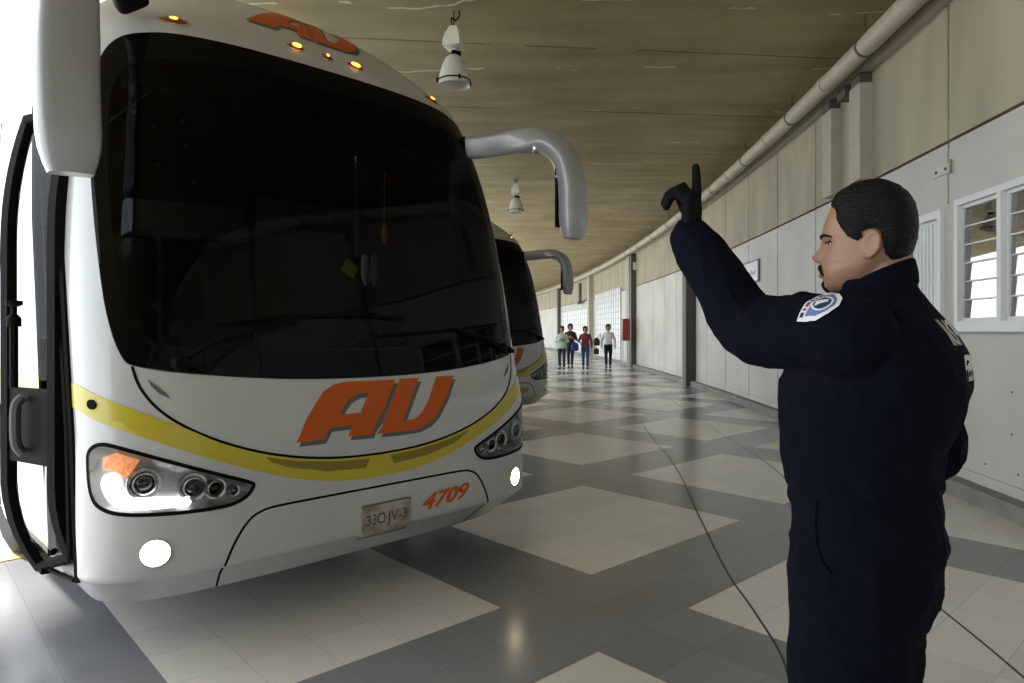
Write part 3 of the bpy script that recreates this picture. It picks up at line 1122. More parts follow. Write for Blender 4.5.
# folded grey tick by the windshield corner
for s in (-1, 1):
    bm = bmesh.new()
    patch(bm, [(s*1.066, 1.228), (s*1.055, 1.20), (s*1.025, 1.165), (s*0.985, 1.145), (s*1.002, 1.17), (s*1.035, 1.20)], fnS, 0.003, 0.003, res=0.05)
    mesh_obj('washer_slot', bm, M['shadow_grey'], bus)

# yellow stripe
YT = [(1.47, 1.205), (1.367, 1.205), (1.22, 1.150), (1.07, 1.080), (0.945, 1.022), (0.81, 0.949), (0.635, 0.882), (0.444, 0.834), (0.234, 0.805), (0.0, 0.796)]
YB = [(0.0, 0.684), (0.234, 0.697), (0.447, 0.738), (0.66, 0.808), (0.888, 0.900), (1.075, 0.983), (1.218, 1.043), (1.367, 1.098), (1.47, 1.11)]
top = [(p.x, p.y) for p in catmull([(a, t, 0) for a, t in YT], 4)]
bot = [(p.x, p.y) for p in catmull([(a, t, 0) for a, t in YB], 4)]
half = bot+top          # right half, counter-clockwise from bottom centre
YSTR = half[:-1]+[(-a, t) for a, t in reversed(half[1:-1])]
YSTR = bot+top+[(-a, t) for a, t in reversed(top[:-1])]+[(-a, t) for a, t in reversed(bot[1:])]
slot = [(0.612, 0.862), (0.444, 0.822), (0.234, 0.793), (0.062, 0.784), (0.085, 0.738), (0.30, 0.754), (0.50, 0.800), (0.58, 0.835)]
SLR = slot; SLL = [(-a, t) for a, t in slot]
bm = bmesh.new()
patch(bm, YSTR, fnS, 0.003, 0.004, holes=[SLR, SLL], res=0.04)
stripe = mesh_obj('yellow_stripe', bm, M['yellow'], bus, sharp=60)
stripe['label'] = 'yellow curved stripe'
for q in (SLR, SLL):
    bm = bmesh.new()
    patch(bm, q, fnS, 0.0015, 0.0, res=0.05)
    mesh_obj('grille_slot', bm, M['yellow_recess'], stripe)
# yellow stripe runs on along the sides
for s in (-1, 1):
    a0 = 1.99 if s < 0 else 1.47
    bm = bmesh.new()
    patch(bm, [(s*a0, 1.205), (s*a0, 1.11), (s*AEND*0.98, 1.15), (s*AEND*0.98, 1.27)], fnS, 0.003, 0.004, res=0.4)
    mesh_obj('side_stripe', bm, M['yellow'], bus)

# lettering on the nose
A_OUT = [(-0.462, 0.909), (-0.401, 1.018), (-0.340, 1.090), (-0.300, 1.134), (-0.241, 1.164), (-0.176, 1.176), (-0.084, 1.174), (0.130, 1.172), (0.045, 1.050), (-0.050, 0.905),
         (-0.133, 0.907), (-0.187, 0.911), (-0.162, 0.962), (-0.289, 0.962), (-0.322, 0.909), (-0.395, 0.909)]
A_IN = [(-0.223, 1.018), (-0.108, 1.018), (-0.046, 1.112), (-0.109, 1.111), (-0.163, 1.090), (-0.198, 1.058)]
U_OUT = [(0.158, 1.173), (0.286, 1.173), (0.218, 1.075), (0.143, 0.956), (0.212, 0.956), (0.268, 0.982), (0.325, 1.045), (0.410, 1.174), (0.534, 1.174), (0.454, 1.059), (0.383, 0.975), (0.317, 0.924), (0.232, 0.903), (0.118, 0.901), (-0.013, 0.904), (0.066, 1.034)]
def letters(f, dx, dy, name, m, d, parent):
    bm = bmesh.new()
    sh = lambda L: [f(x+dx, y+dy) for x, y in L]
    patch(bm, sh(A_OUT), fnS, d, 0.0015, holes=[sh(A_IN)], res=0.05)
    patch(bm, sh(U_OUT), fnS, d, 0.0015, res=0.05)
    return mesh_obj(name, bm, m, parent, sharp=60)
lg = letters(lambda x, y: (x, y), 0, 0, 'lettering', M['orange'], 0.0045, bus)
lg['label'] = 'orange slanted letters AU'
letters(lambda x, y: (x, y), 0.014, -0.021, 'letter_outline', M['shadow_grey'], 0.0025, lg)
# the same letters on the roof dome
g = lambda x, y: (x*1.40+0.03, 3.17+(y-0.903)*1.30)
lr = letters(g, 0, 0, 'roof_lettering', M['orange'], 0.005, bus)
lr['label'] = 'orange letters AU on the roof'
letters(g, 0.012, -0.018, 'letter_outline', M['shadow_grey'], 0.003, lr)
# fleet number
bm = bmesh.new()
put_text(bm, '4709', lambda x, y: fnS(0.272+x, 0.452+0.022*x/0.35+y, 0.004), 0.345, 0.088, shear=0.35, bold=0.03)
mesh_obj('fleet_number', bm, M['orange'], bus, smooth=False)['label'] = 'orange number 4709'

# licence plate
bm = bmesh.new()
c = Vector(S(0.03, 0.47))
patch(bm, [(-0.112, 0.385), (0.185, 0.385), (0.185, 0.55), (-0.112, 0.55)], fnS, 0.014, 0.012, res=0.05)
plate = mesh_obj('licence_plate', bm, M['plate'], bus, sharp=30)
bm = bmesh.new()
put_text(bm, '330\u00b7JV-3', lambda x, y: fnS(-0.090+x, 0.428+y, 0.0150), 0.255, 0.072, bold=0.015)
mesh_obj('plate_number', bm, M['plate_ink'], plate, smooth=False)
bm = bmesh.new()
for q in ([(-0.112, 0.385), (0.185, 0.385), (0.185, 0.391), (-0.112, 0.391)], [(-0.112, 0.544), (0.185, 0.544), (0.185, 0.55), (-0.112, 0.55)],
          [(-0.112, 0.391), (-0.106, 0.391), (-0.106, 0.544), (-0.112, 0.544)], [(0.179, 0.391), (0.185, 0.391), (0.185, 0.544), (0.179, 0.544)]):
    patch(bm, q, fnS, 0.017, 0.005, res=0.2)
mesh_obj('plate_frame', bm, M['shadow_grey'], plate, smooth=False)

# headlight units
def disc_frame(a, t, d=0.0):
    """matrix with z along the outward normal at (a, t)"""
    n = Vector(SN(a, t)); p = Vector(SO(a, t, d))
    fwd = Vector((0, -1, 0))
    z = (n*0.45+fwd*0.55).normalized()
    x = Vector((0, 0, 1)).cross(z).normalized()
    y = z.cross(x)
    return Matrix(((x.x, y.x, z.x, p.x), (x.y, y.y, z.y, p.y), (x.z, y.z, z.z, p.z), (0, 0, 0, 1)))
DRL = [(1.268, 0.800), (1.262, 0.835), (1.240, 0.850), (1.213, 0.843), (1.199, 0.820), (1.190, 0.785), (1.165, 0.757), (1.118, 0.747), (0.945, 0.729), (0.928, 0.722), (0.920, 0.707),
       (0.930, 0.693), (0.95, 0.688), (1.083, 0.695), (1.168, 0.703), (1.215, 0.722), (1.247, 0.755)]
ORG = [(1.262, 0.915), (1.204, 0.936), (1.115, 0.903), (1.133, 0.872), (1.165, 0.830), (1.197, 0.856), (1.232, 0.860), (1.262, 0.868)]
DRL = smooth_poly(DRL, 3)
for s, HL in ((1, HLR), (-1, HLL)):
    sg = lambda L: [(s*a, t) for a, t in L]
    bm = bmesh.new()
    # shaped bowl behind the lens
    inn = inset(HL, 0.002)
    patch(bm, inn, lambda a, t, d: fnS(a, t, d-0.035 if pip(a, t, inset(HL, 0.015)) else -0.002), 0.0, 0.0, res=0.03)
    hl = mesh_obj('headlight', bm, M['reflector'], bus, sharp=70)
    for (a, t, r) in ((1.101, 0.800, 0.050), (0.912, 0.765, 0.046), (0.822, 0.748, 0.036), (0.745, 0.728, 0.022)):
        mt = disc_frame(s*a, t, -0.032)
        bm = bmesh.new()
        lathe(bm, [(r*1.35, -0.01), (r*1.30, 0.014), (r*1.05, 0.012), (r*0.95, -0.004)], 24, mt)
        lathe(bm, [(r*0.95, -0.004), (r*0.93, 0.018), (r*0.80, 0.020), (r*0.78, 0.006)], 24, mt)
        mesh_obj('bezel_ring', bm, M['chrome'], hl)
        bm = bmesh.new()
        lathe(bm, [(r*0.78, 0.0), (r*0.70, 0.010), (r*0.50, 0.018), (r*0.25, 0.023), (0.001, 0.025)], 24, mt)
        mesh_obj('projector_lens', bm, M['side_glass'] if r > 0.03 else M['chrome'], hl)
    bm = bmesh.new()
    patch(bm, sg(DRL), fnS, -0.008, 0.018, res=0.04)
    mesh_obj('light_strip', bm, M['drl'] if s < 0 else M['chrome'], hl)
    bm = bmesh.new()
    patch(bm, sg(ORG), fnS, -0.010, 0.018, res=0.04)
    mesh_obj('indicator_lens', bm, M['orange_lens'] if s < 0 else M['reflector'], hl)
    bm = bmesh.new()
    patch(bm, inset(HL, 0.004), fnS, 0.002, 0.0, res=0.05)
    mesh_obj('clear_cover', bm, M['lens'], hl)
    # fog lamp
    mt = disc_frame(s*1.058, 0.515, 0.0)
    n_ = Vector(SN(s*1.058, 0.515))
    bm = bmesh.new()
    ring = [(s*1.058+0.064*math.cos(2*PI*k/28), 0.515+0.062*math.sin(2*PI*k/28)) for k in range(28)]
    ring2 = [(s*1.058+0.056*math.cos(2*PI*k/28), 0.515+0.054*math.sin(2*PI*k/28)) for k in range(28)]
    patch(bm, ring, fnS, 0.004, 0.006, holes=[ring2], res=0.1)
    fg = mesh_obj('fog_lamp', bm, M['chrome'], bus)
    bm = bmesh.new()
    patch(bm, ring2, lambda a, t, d: fnS(a, t, 0.002+0.010*(1-((a-s*1.058)**2+(t-0.515)**2)/0.056**2)), 0, 0, res=0.015)
    mesh_obj('fog_lens', bm, M['fog_on'], fg)
    # body-side sensor
    bm = bmesh.new()
    ring = [(s*1.285+0.020*math.cos(2*PI*k/16), 1.128+0.020*math.sin(2*PI*k/16)) for k in range(16)]
    patch(bm, ring, fnS, 0.010, 0.010, res=0.01)
    mesh_obj('round_sensor', bm, M['black_rubber'], bus)

# amber marker lamps over the windshield
for a, t, on in ((-0.93, 2.962, 0.45), (-0.265, 3.022, 1), (0.04, 3.018, 0.4), (0.30, 3.012, 1), (0.90, 2.945, 0.7)):
    bm = bmesh.new()
    e = lambda ra, rt: [(a+ra*math.cos(2*PI*k/20), t+rt*math.sin(2*PI*k/20)) for k in range(20)]
    patch(bm, e(0.076, 0.036), fnS, 0.004, 0.006, holes=[e(0.062, 0.026)], res=0.1)
    ml = mesh_obj('marker_lamp', bm, M['silver'], bus)
    bm = bmesh.new()
    patch(bm, e(0.062, 0.026), lambda x, y, d: fnS(x, y, 0.003+0.014*max(0, 1-((x-a)/0.062)**2-((y-t)/0.026)**2)), 0, 0, res=0.012)
    mesh_obj('marker_lens', bm, M['amber_dark'], ml)
    k = 0.55 if on == 1 else 0.28
    bm = bmesh.new()
    patch(bm, [(a+0.062*k*math.cos(2*PI*q/16), t+0.026*k*1.2*math.sin(2*PI*q/16)) for q in range(16)], fnS, 0.019, 0.004, res=0.012)
    mesh_obj('lit_filament', bm, M['amber_on'], ml)

# wipers
def wiper(arm, blade, pivot):
    bm = bmesh.new()
    tube(bm, [fnS(a, t, 0.03) for a, t in densify(arm, 0.05, False)], 0.011, 6)
    lathe(bm, [(0.035, 0.0), (0.035, 0.03), (0.02, 0.045), (0.002, 0.046)], 12, disc_frame(pivot[0], pivot[1], 0.003))
    for k in range(3):
        box(bm, fnS(pivot[0]+0.03+0.03*k, pivot[1]-0.012*k, 0.03), (0.03, 0.03, 0.025), bevel=0.004)
    w = mesh_obj('wiper', bm, M['black_plastic'], bus)
    bm = bmesh.new()
    tube(bm, [fnS(a, t, 0.024) for a, t in densify(blade, 0.05, False)], 0.009, 6)
    mesh_obj('wiper_blade', bm, M['black_rubber'], w)
wiper([(-0.95, 1.290), (-0.82, 1.372), (-0.42, 1.495)], [(-0.80, 1.455), (-0.42, 1.500), (0.0, 1.505), (0.22, 1.495)], (-0.95, 1.290))
wiper([(0.985, 1.320), (0.80, 1.385), (0.60, 1.435)], [(0.95, 1.47), (0.60, 1.436), (0.30, 1.415), (0.06, 1.405)], (0.985, 1.320))

# rear-view mirrors on long curved arms
for s in (-1, 1):
    ex = 0.035 if s < 0 else 0.0
    pth = catmull([(s*0.99, 0.60, 2.66), (s*1.09, 0.42, 2.665), (s*1.20, 0.21, 2.68), (s*(1.285+ex*0.5), 0.04, 2.665), (s*(1.345+ex), -0.08, 2.565), (s*(1.367+ex), -0.13, 2.41), (s*(1.370+ex), -0.145, 2.26), (s*(1.360+ex), -0.15, 2.02-ex)], 5)
    if s < 0:      # the door-side arm springs from higher up, at the roof edge
        pth = catmull([(-0.98, 0.63, 3.00), (-1.09, 0.43, 3.05), (-1.21, 0.21, 3.05), (-1.32, 0.03, 2.94), (-1.385, -0.09, 2.70), (-1.403, -0.13, 2.44), (-1.405, -0.145, 2.24), (-1.395, -0.15, 1.985)], 5)
    fr = frames(pth)
    rings = []
    N = len(fr)
    for i, (p, x, y) in enumerate(fr):
        f = i/(N-1)
        d = (pth[min(i+1, N-1)]-pth[max(i-1, 0)]).normalized()
        # the wide side of the section faces across the bus, turning to face backwards lower down
        side = Vector((s*0.35, -1.0, 0)) if f < 0.3 else Vector((s*(0.35-0.35*min(1, (f-0.3)/0.25)), -1, 0))
        h = d.cross(side).normalized()
        g_ = h.cross(d).normalized()
        wd = 0.076+0.024*min(1, max(0, (f-0.35)/0.35))
        th = 0.050+0.010*min(1, f/0.5)
        if f > 0.93:
            k = 1-(f-0.93)/0.07
            wd *= 0.70+0.30*k; th *= 0.65+0.35*k
        ring = []
        for k in range(20):
            an = 2*PI*k/20
            cx = math.copysign(abs(math.cos(an))**0.45, math.cos(an))
            sy = math.copysign(abs(math.sin(an))**0.6, math.sin(an))
            ring.append(p+h*cx*wd+g_*sy*th)
        rings.append(ring)
    cut = 3
    bm = bmesh.new(); loft(bm, rings[cut:])
    mr = mesh_obj('mirror_arm', bm, M['silver'], bus, sharp=50)
    bm = bmesh.new(); loft(bm, rings[:cut+1])
    mesh_obj('arm_joint', bm, M['black_plastic'], mr, sharp=50)
    # mirror glasses on the backward side, black surround
    for z0, z1 in ((2.10, 2.40), (2.43, 2.60)):
        bm = bmesh.new()
        zc = (z0+z1)/2
        box(bm, (s*(1.362+ex), -0.088, zc), (0.19, 0.02, z1-z0+0.02), bevel=0.008)
        fz = mesh_obj('mirror_surround', bm, M['black_plastic'], mr)
        bm = bmesh.new()
        box(bm, (s*(1.362+ex), -0.076, zc), (0.165, 0.006, z1-z0-0.01), bevel=0.002)
        mesh_obj('mirror_glass', bm, M['mirror'], fz)
    bm = bmesh.new()
    lathe(bm, [(0.06, 0.0), (0.055, -0.02), (0.035, -0.035), (0.002, -0.04)], 16, Matrix.Translation((s*1.27, 0.06, 2.62 if s > 0 else 2.93)) @ Matrix.Scale(0.6, 4, (0, 1, 0)))
    mesh_obj('proximity_mirror', bm, M['chrome'], mr)

# side windows
for s in (-1, 1):
    a = (3.0 if s < 0 else 1.40)
    first = True
    while a < AEND-0.8:
        w = (0.95 if first and s > 0 else 1.55)
        a1 = min(a+w, AEND-0.4)
        bm = bmesh.new()
        t0 = 1.50
        patch(bm, [(s*a, t0), (s*a1, t0), (s*a1, 2.78), (s*(a+(0.10 if first else 0)), 2.78)], fnS, 0.004, 0.005, res=0.25)
        mesh_obj('side_window', bm, M['side_glass'], bus, sharp=50)
        a = a1+0.015
        first = False
# luggage hatch seams
bm = bmesh.new()
for s in (-1, 1):
    for a in (3.0+A90, 4.3+A90, 5.6+A90, 6.9+A90):
        patch(bm, strip_poly([(s*a, 0.30), (s*a, 1.05)], 0.014), fnS, 0.002, 0.003, res=0.3, grid=([], []))
    patch(bm, strip_poly([(s*(A90+2.7), 1.06), (s*(A90+7.9), 1.06)], 0.014), fnS, 0.002, 0.003, res=0.3, grid=([], []))
mesh_obj('luggage_seams', bm, M['black_rubber'], bus)

# wheels
for s in (-1, 1):
    for vv in (2.46, 9.05):
        mt = Matrix.Translation((s*1.18, vv, 0.50)) @ Matrix.Rotation(s*PI/2, 4, 'Y')
        bm = bmesh.new()
        lathe(bm, [(0.30, -0.26), (0.42, -0.27), (0.485, -0.24), (0.50, -0.20), (0.50, -0.06), (0.485, -0.01), (0.42, 0.02), (0.30, 0.0)], 40, mt)
        wh = mesh_obj('wheel', bm, M['tyre'], bus)
        bm = bmesh.new()
        lathe(bm, [(0.30, -0.26), (0.30, 0.0), (0.285, 0.01), (0.26, -0.03), (0.17, -0.06), (0.15, -0.02), (0.10, 0.03), (0.06, 0.04), (0.002, 0.04)], 32, mt)
        for k in range(10):
            an = 2*PI*k/10
            q = mt @ Vector((0.215*math.cos(an), 0.215*math.sin(an), -0.035))
            box(bm, q, (0.03, 0.03, 0.03))
        mesh_obj('wheel_rim', bm, M['rim'], wh)
        bm = bmesh.new()
        lathe(bm, [(0.61, -0.30), (0.61, 0.06)], 32, mt)
        vs_ = [v for v in bm.verts if v.co.z < 0.30]
        bmesh.ops.delete(bm, geom=vs_, context='VERTS')
        mesh_obj('wheel_arch', bm, M['underside'], bus)
bm = bmesh.new()
box(bm, (0, 1.0, 0.36), (1.9, 1.3, 0.10))
mesh_obj('chassis', bm, M['underside'], bus, smooth=False)
for vv in (2.46, 9.05):
    bm = bmesh.new()
    box(bm, (0, vv, 0.5), (2.0, 0.15, 0.15), bevel=0.02)
    mesh_obj('axle', bm, M['underside'], bus)

# door: jambs in the opening and the leaf held out alongside
bm = bmesh.new()
def barS(path, r):
    tube(bm, [fnS(a, t, 0.0) for a, t in path], r, 6)
barS([(DA0-0.015, DT0), (DA0-0.015, 1.0), (DA0-0.015, 1.6), (DA0-0.015, 2.1), (DA0-0.015, DT1-0.17), (DA0-0.13, DT1-0.015), (DA1+0.015, DT1-0.015), (DA1+0.015, 2.0), (DA1+0.015, 1.2), (DA1+0.015, DT0)], 0.020)
barS([(DA0-0.10, DT0+0.1), (DA0-0.10, 1.0), (DA0-0.10, 1.8), (DA0-0.10, 2.4)], 0.016)
mesh_obj('door_seal', bm, M['black_rubber'], bus)
def side_u(z):
    """how far the door leaf bends inwards at height z"""
    return 0.10*max(0, (z-1.85)/0.65)**2+0.12*max(0, (0.75-z)/0.45)**2
VO, VI = 0.97, 0.58
UO, UI = -1.405, -1.295
def dpt(v, z, du=0.0):
    f = (v-VI)/(VO-VI)
    return Vector((UI+(UO-UI)*f+side_u(z)+du, v, z))
bm = bmesh.new()
for v, zb in ((VO, 0.27), (VI, 0.40)):
    rings = []
    for i in range(25):
        z = zb+(2.46-zb)*i/24
        rings.append([dpt(v-0.03, z, -0.02), dpt(v+0.03, z, -0.02), dpt(v+0.03, z, 0.02), dpt(v-0.03, z, 0.02)])
    loft(bm, rings)
tube(bm, [dpt(VI, 2.43), dpt(VO, 2.43)], 0.03, 6)
tube(bm, [dpt(VI, 0.42), dpt(VO, 0.30)], 0.025, 6)
dleaf = mesh_obj('entry_door', bm, M['black_rubber'], bus, sharp=40)
zs = [0.44+i*0.0855 for i in range(24)]
bm = bmesh.new()
loft(bm, [[dpt(VI+0.03, z, -0.012), dpt(VO-0.03, z, -0.012), dpt(VO-0.03, z, 0.012), dpt(VI+0.03, z, 0.012)] for z in (0.83, 0.95, 1.05, 1.17)])
mesh_obj('door_lower_panel', bm, M['black_plastic'], dleaf, sharp=40)
bm = bmesh.new()
tube(bm, catmull([dpt(0.78, 0.88, -0.03), dpt(0.78, 0.92, -0.055), dpt(0.78, 1.02, -0.06), dpt(0.78, 1.10, -0.055), dpt(0.78, 1.13, -0.03)], 3), 0.022, 8)
mesh_obj('grab_handle', bm, M['cabin_grey'], dleaf)
for zr in ([z for z in zs if z > 1.17], [z for z in zs if z < 0.83]):
    bm = bmesh.new()
    loft(bm, [[dpt(VI+0.03, z, 0), dpt(VO-0.03, z, 0)] for z in zr], closed=False, cap=False)
    mesh_obj('door_pane', bm, M['door_glass'], dleaf)
bm = bmesh.new()
tube(bm, [(-1.40, 0.88, 1.17), (-1.40, 0.88, 1.45)], 0.018, 8)
lathe(bm, [(0.03, 0), (0.03, 0.04), (0.012, 0.06), (0.012, 0.09), (0.035, 0.10), (0.035, 0.12), (0.001, 0.12)], 12, Matrix.Translation((-1.40, 0.88, 1.45)))
mesh_obj('door_post', bm, M['black_plastic'], dleaf)
bm = bmesh.new()
tube(bm, [(-1.27, 0.95, 0.30), (-1.24, 0.75, 0.30), (-1.22, 0.60, 0.31)], 0.012, 6)
box(bm, (-1.27, 0.93, 0.30), (0.05, 0.08, 0.05), bevel=0.01)
mesh_obj('door_linkage', bm, M['black_plastic'], bus)
for z in (0.95, 2.25):
    bm = bmesh.new()
    tube(bm, [(-1.33, 0.70, z), (-1.15, 0.98, z)], 0.018, 6)
    mesh_obj('door_linkage', bm, M['black_plastic'], bus)

# ---- inside the cab
bm = bmesh.new()
rings = []
for i in range(25):
    a = -1.0+2.0*i/24
    p = Vector(S(a, 1.30)); n = Vector(SN(a, 1.30))
    q = p-n*0.07
    rings.append([Vector((q.x, q.y, 0.95)), Vector((q.x, q.y, 1.24)), Vector((q.x*0.97, q.y+0.10, 1.31)), Vector((q.x*0.95, q.y+0.30, 1.33)), Vector((q.x*0.93, max(q.y+0.42, 0.72), 1.26)), Vector((q.x*0.93, max(q.y+0.42, 0.72), 0.95))])
loft(bm, rings)
mesh_obj('dashboard', bm, M['dash'], bus, sharp=40)
bm = bmesh.new()
mt = Matrix.Translation((0.62, 0.98, 1.42)) @ Matrix.Rotation(math.radians(35), 4, 'X')
tube(bm, [mt @ Vector((0.23*math.cos(2*PI*k/32), 0.23*math.sin(2*PI*k/32), 0)) for k in range(33)], 0.016, 8)
for an in (0, 2.1, 4.2):
    tube(bm, [mt @ Vector((0, 0, -0.03)), mt @ Vector((0.23*math.sin(an), 0.23*math.cos(an), 0))], 0.014, 6)
tube(bm, [mt @ Vector((0, 0, 0)), mt @ Vector((0, 0.0, -0.35))], 0.035, 8)
mesh_obj('steering_wheel', bm, M['black_plastic'], bus)
def cab_seat(x, y, z=1.03):
    bm = bmesh.new()
    box(bm, (x, y, z+0.42), (0.48, 0.46, 0.14), bevel=0.05)
    box(bm, (x, y, z+0.19), (0.30, 0.30, 0.34), bevel=0.02)
    box(bm, (x, y+0.27, z+0.80), (0.46, 0.13, 0.72), Matrix.Rotation(math.radians(-8), 3, 'X'), bevel=0.05)
    box(bm, (x, y+0.33, z+1.22), (0.28, 0.10, 0.18), bevel=0.04)
    mesh_obj('cab_seat', bm, M['seat'], bus)
cab_seat(0.62, 1.45)
for y in (2.7, 3.6, 4.5):
    for x in (-0.95, -0.48, 0.48, 0.95):
        if y == 2.7 or x > 0:
            cab_seat(x, y)
bm = bmesh.new()
box(bm, (0.75, 2.05, 1.75), (0.95, 0.04, 1.4), bevel=0.01)
mesh_obj('partition', bm, M['cabin_grey'], bus)
bm = bmesh.new()
box(bm, (-0.85, 2.05, 1.55), (0.70, 0.04, 1.0), bevel=0.01)
mesh_obj('partition', bm, M['cabin_grey'], bus)
bm = bmesh.new()
tube(bm, [(-0.45, 1.9, 1.05), (-0.45, 1.9, 2.0), (-0.50, 1.9, 2.15)], 0.018, 8)
mesh_obj('grab_rail', bm, M['cabin_grey'], bus)
# roller blind case and lowered sun shade on the door side
bm = bmesh.new()
ca = [(-1.10+0.08*i) for i in range(28)]
rings = []
for a in ca:
    p = Vector(S(a, 2.60)); n = Vector(SN(a, 2.60))
    q = p-n*0.06
    rings.append([q+Vector((0, 0, 0)), q+Vector((0, 0.14, 0)), q+Vector((0, 0.14, 0.16)), q+Vector((0, 0.04, 0.16))])
loft(bm, rings)
mesh_obj('blind_case', bm, M['black_plastic'], bus)
bm = bmesh.new()
rings = []
for i in range(8):
    a = -1.12+0.075*i
    p = Vector(S(a, 2.2)); n = Vector(SN(a, 2.2))
    q = p-n*0.09
    rings.append([Vector((q.x, q.y-0.06, 1.86)), Vector((q.x, q.y+0.01, 2.03)), Vector((q.x, q.y+0.02, 2.03)), Vector((q.x, q.y-0.05, 1.86))])
loft(bm, rings)
mesh_obj('sun_shade', bm, M['cabin_grey'], bus)
# row of small round knobs in the ceiling of the cab seen through the glass
for (a, t, d) in ((-1.02, 2.62, 0.10), (-0.86, 2.50, 0.15), (-1.0, 2.42, 0.1), (-0.84, 2.40, 0.2), (-0.98, 2.22, 0.1), (-0.80, 2.2, 0.2)):
    p = fnS(a, t, -d)
    bm = bmesh.new()
    lathe(bm, [(0.002, -0.012), (0.010, -0.008), (0.012, 0), (0.010, 0.008), (0.002, 0.012)], 10, Matrix.Translation(p))
    mesh_obj('suction_cup', bm, M['cabin_grey'], bus)
# trinkets hanging from a cord
p0 = fnS(0.05, 1.96, -0.10)
bm = bmesh.new()
tube(bm, [p0+Vector((0, 0, 0.45)), p0+Vector((0.005, 0, 0.12)), p0+Vector((0.0, 0, -0.10))], 0.005, 6)
hg = mesh_obj('trinket_cord', bm, M['cabin_grey'], bus)
bm = bmesh.new(); box(bm, p0+Vector((-0.035, 0, -0.17)), (0.085, 0.012, 0.075), Matrix.Rotation(0.5, 3, 'Y'), bevel=0.006)
mesh_obj('lime_tag', bm, M['lime'], hg)
bm = bmesh.new()
for dx in (0.06, 0.12):
    tube(bm, [p0+Vector((dx, 0, -0.10)), p0+Vector((dx, 0, -0.20)), p0+Vector((dx+0.005, 0, -0.25))], [0.018, 0.022, 0.010], 8, dome=True)
mesh_obj('cloth_doll', bm, M['white_cloth'], hg)
bm = bmesh.new(); tube(bm, [p0+Vector((0.19, 0, 0.09)), p0+Vector((0.19, 0, 0.04)), p0+Vector((0.195, 0, 0.0))], [0.012, 0.018, 0.014], 8, dome=True)
tube(bm, [p0+Vector((0.19, 0, 0.40)), p0+Vector((0.19, 0, 0.09))], 0.003, 5)
mesh_obj('orange_trinket', bm, M['gold'], hg)
bm = bmesh.new(); patch(bm, [(-1.02+0.022*math.cos(k*PI/6), 1.545+0.022*math.sin(k*PI/6)) for k in range(12)], fnS, 0.0025, 0.0, res=0.1)
mesh_obj('round_sticker', bm, M['blue_sticker'], bus)

# ---- the second bus, parked in the next bay
bus2 = copy_tree(bus)
o1 = bay_origin(1)
bus2.location = (o1.x, o1.y, 0)
bus2['label'] = 'second white coach bus, half hidden behind the right edge of the front bus'

def darken_lamps(root):
    """the second bus has its lamps switched off"""
    for o in scene.collection.objects:
        p = o.parent
        if p is None: continue
        top = p
        while top.parent is not None: top = top.parent
        if top is root and o.type == 'MESH' and len(o.data.materials) and o.data.materials[0] in (M['drl'], M['fog_on'], M['orange_lens']):
            o.data = o.data.copy()
            o.data.materials[0] = M['chrome'] if o.data.materials[0] is not M['orange_lens'] else M['amber_dark']
darken_lamps(bus2)

# ================================================================== PEOPLE
M['skin'] = mat('brown_skin', (0.27, 0.145, 0.092), 0.5, bump=0.10, bump_scale=220, noise_amt=0.12, noise_scale=25)
M['skin'].node_tree.nodes['Principled BSDF'].inputs['Subsurface Weight'].default_value = 0.08
M['hair'] = mat('black_hair', (0.0035, 0.003, 0.003), 0.5, spec=0.16, bump=0.6, bump_scale=260, stretch=(0.35, 0.35, 1.0))
M['hair_grey'] = mat('greying_stubble', (0.06, 0.05, 0.045), 0.6)
M['navy'] = mat('navy_uniform_cloth', (0.0014, 0.0022, 0.0065), 0.9, spec=0.10, bump=0.5, bump_scale=11)
M['glove'] = mat('black_knit_glove', (0.004, 0.004, 0.006), 0.9, spec=0.15, bump=0.3, bump_scale=300)
M['eye_white'] = mat('eye_white', (0.55, 0.52, 0.48), 0.25)
M['eye_dark'] = mat('dark_iris', (0.01, 0.006, 0.004), 0.15)
M['lip'] = mat('lip', (0.28, 0.12, 0.09), 0.45)
M['patch_white'] = mat('embroidered_white', (0.62, 0.62, 0.66), 0.8)
M['patch_blue'] = mat('embroidered_blue', (0.10, 0.15, 0.33), 0.8)
M['patch_navy'] = mat('embroidered_navy', (0.01, 0.015, 0.06), 0.8)
M['patch_red'] = mat('embroidered_dark_red', (0.20, 0.04, 0.05), 0.8)
M['print_grey'] = mat('worn_white_print', (0.62, 0.62, 0.63), 0.8)

def ell_ring(c, ax, ay, rx, ry, n=24, e=1.0):
    out = []
    for k in range(n):
        a = 2*PI*k/n
        cx, sy = math.cos(a), math.sin(a)
        cx = math.copysign(abs(cx)**e, cx); sy = math.copysign(abs(sy)**e, sy)
        out.append(c+ax*cx*rx+ay*sy*ry)
    return out

def interp(tab, z):
    if z <= tab[0][0]: return tab[0][1:]
    for a, b in zip(tab[:-1], tab[1:]):
        if z <= b[0]:
            s = (z-a[0])/(b[0]-a[0])
            return tuple(a[i]+(b[i]-a[i])*s for i in range(1, len(a)))
    return tab[-1][1:]

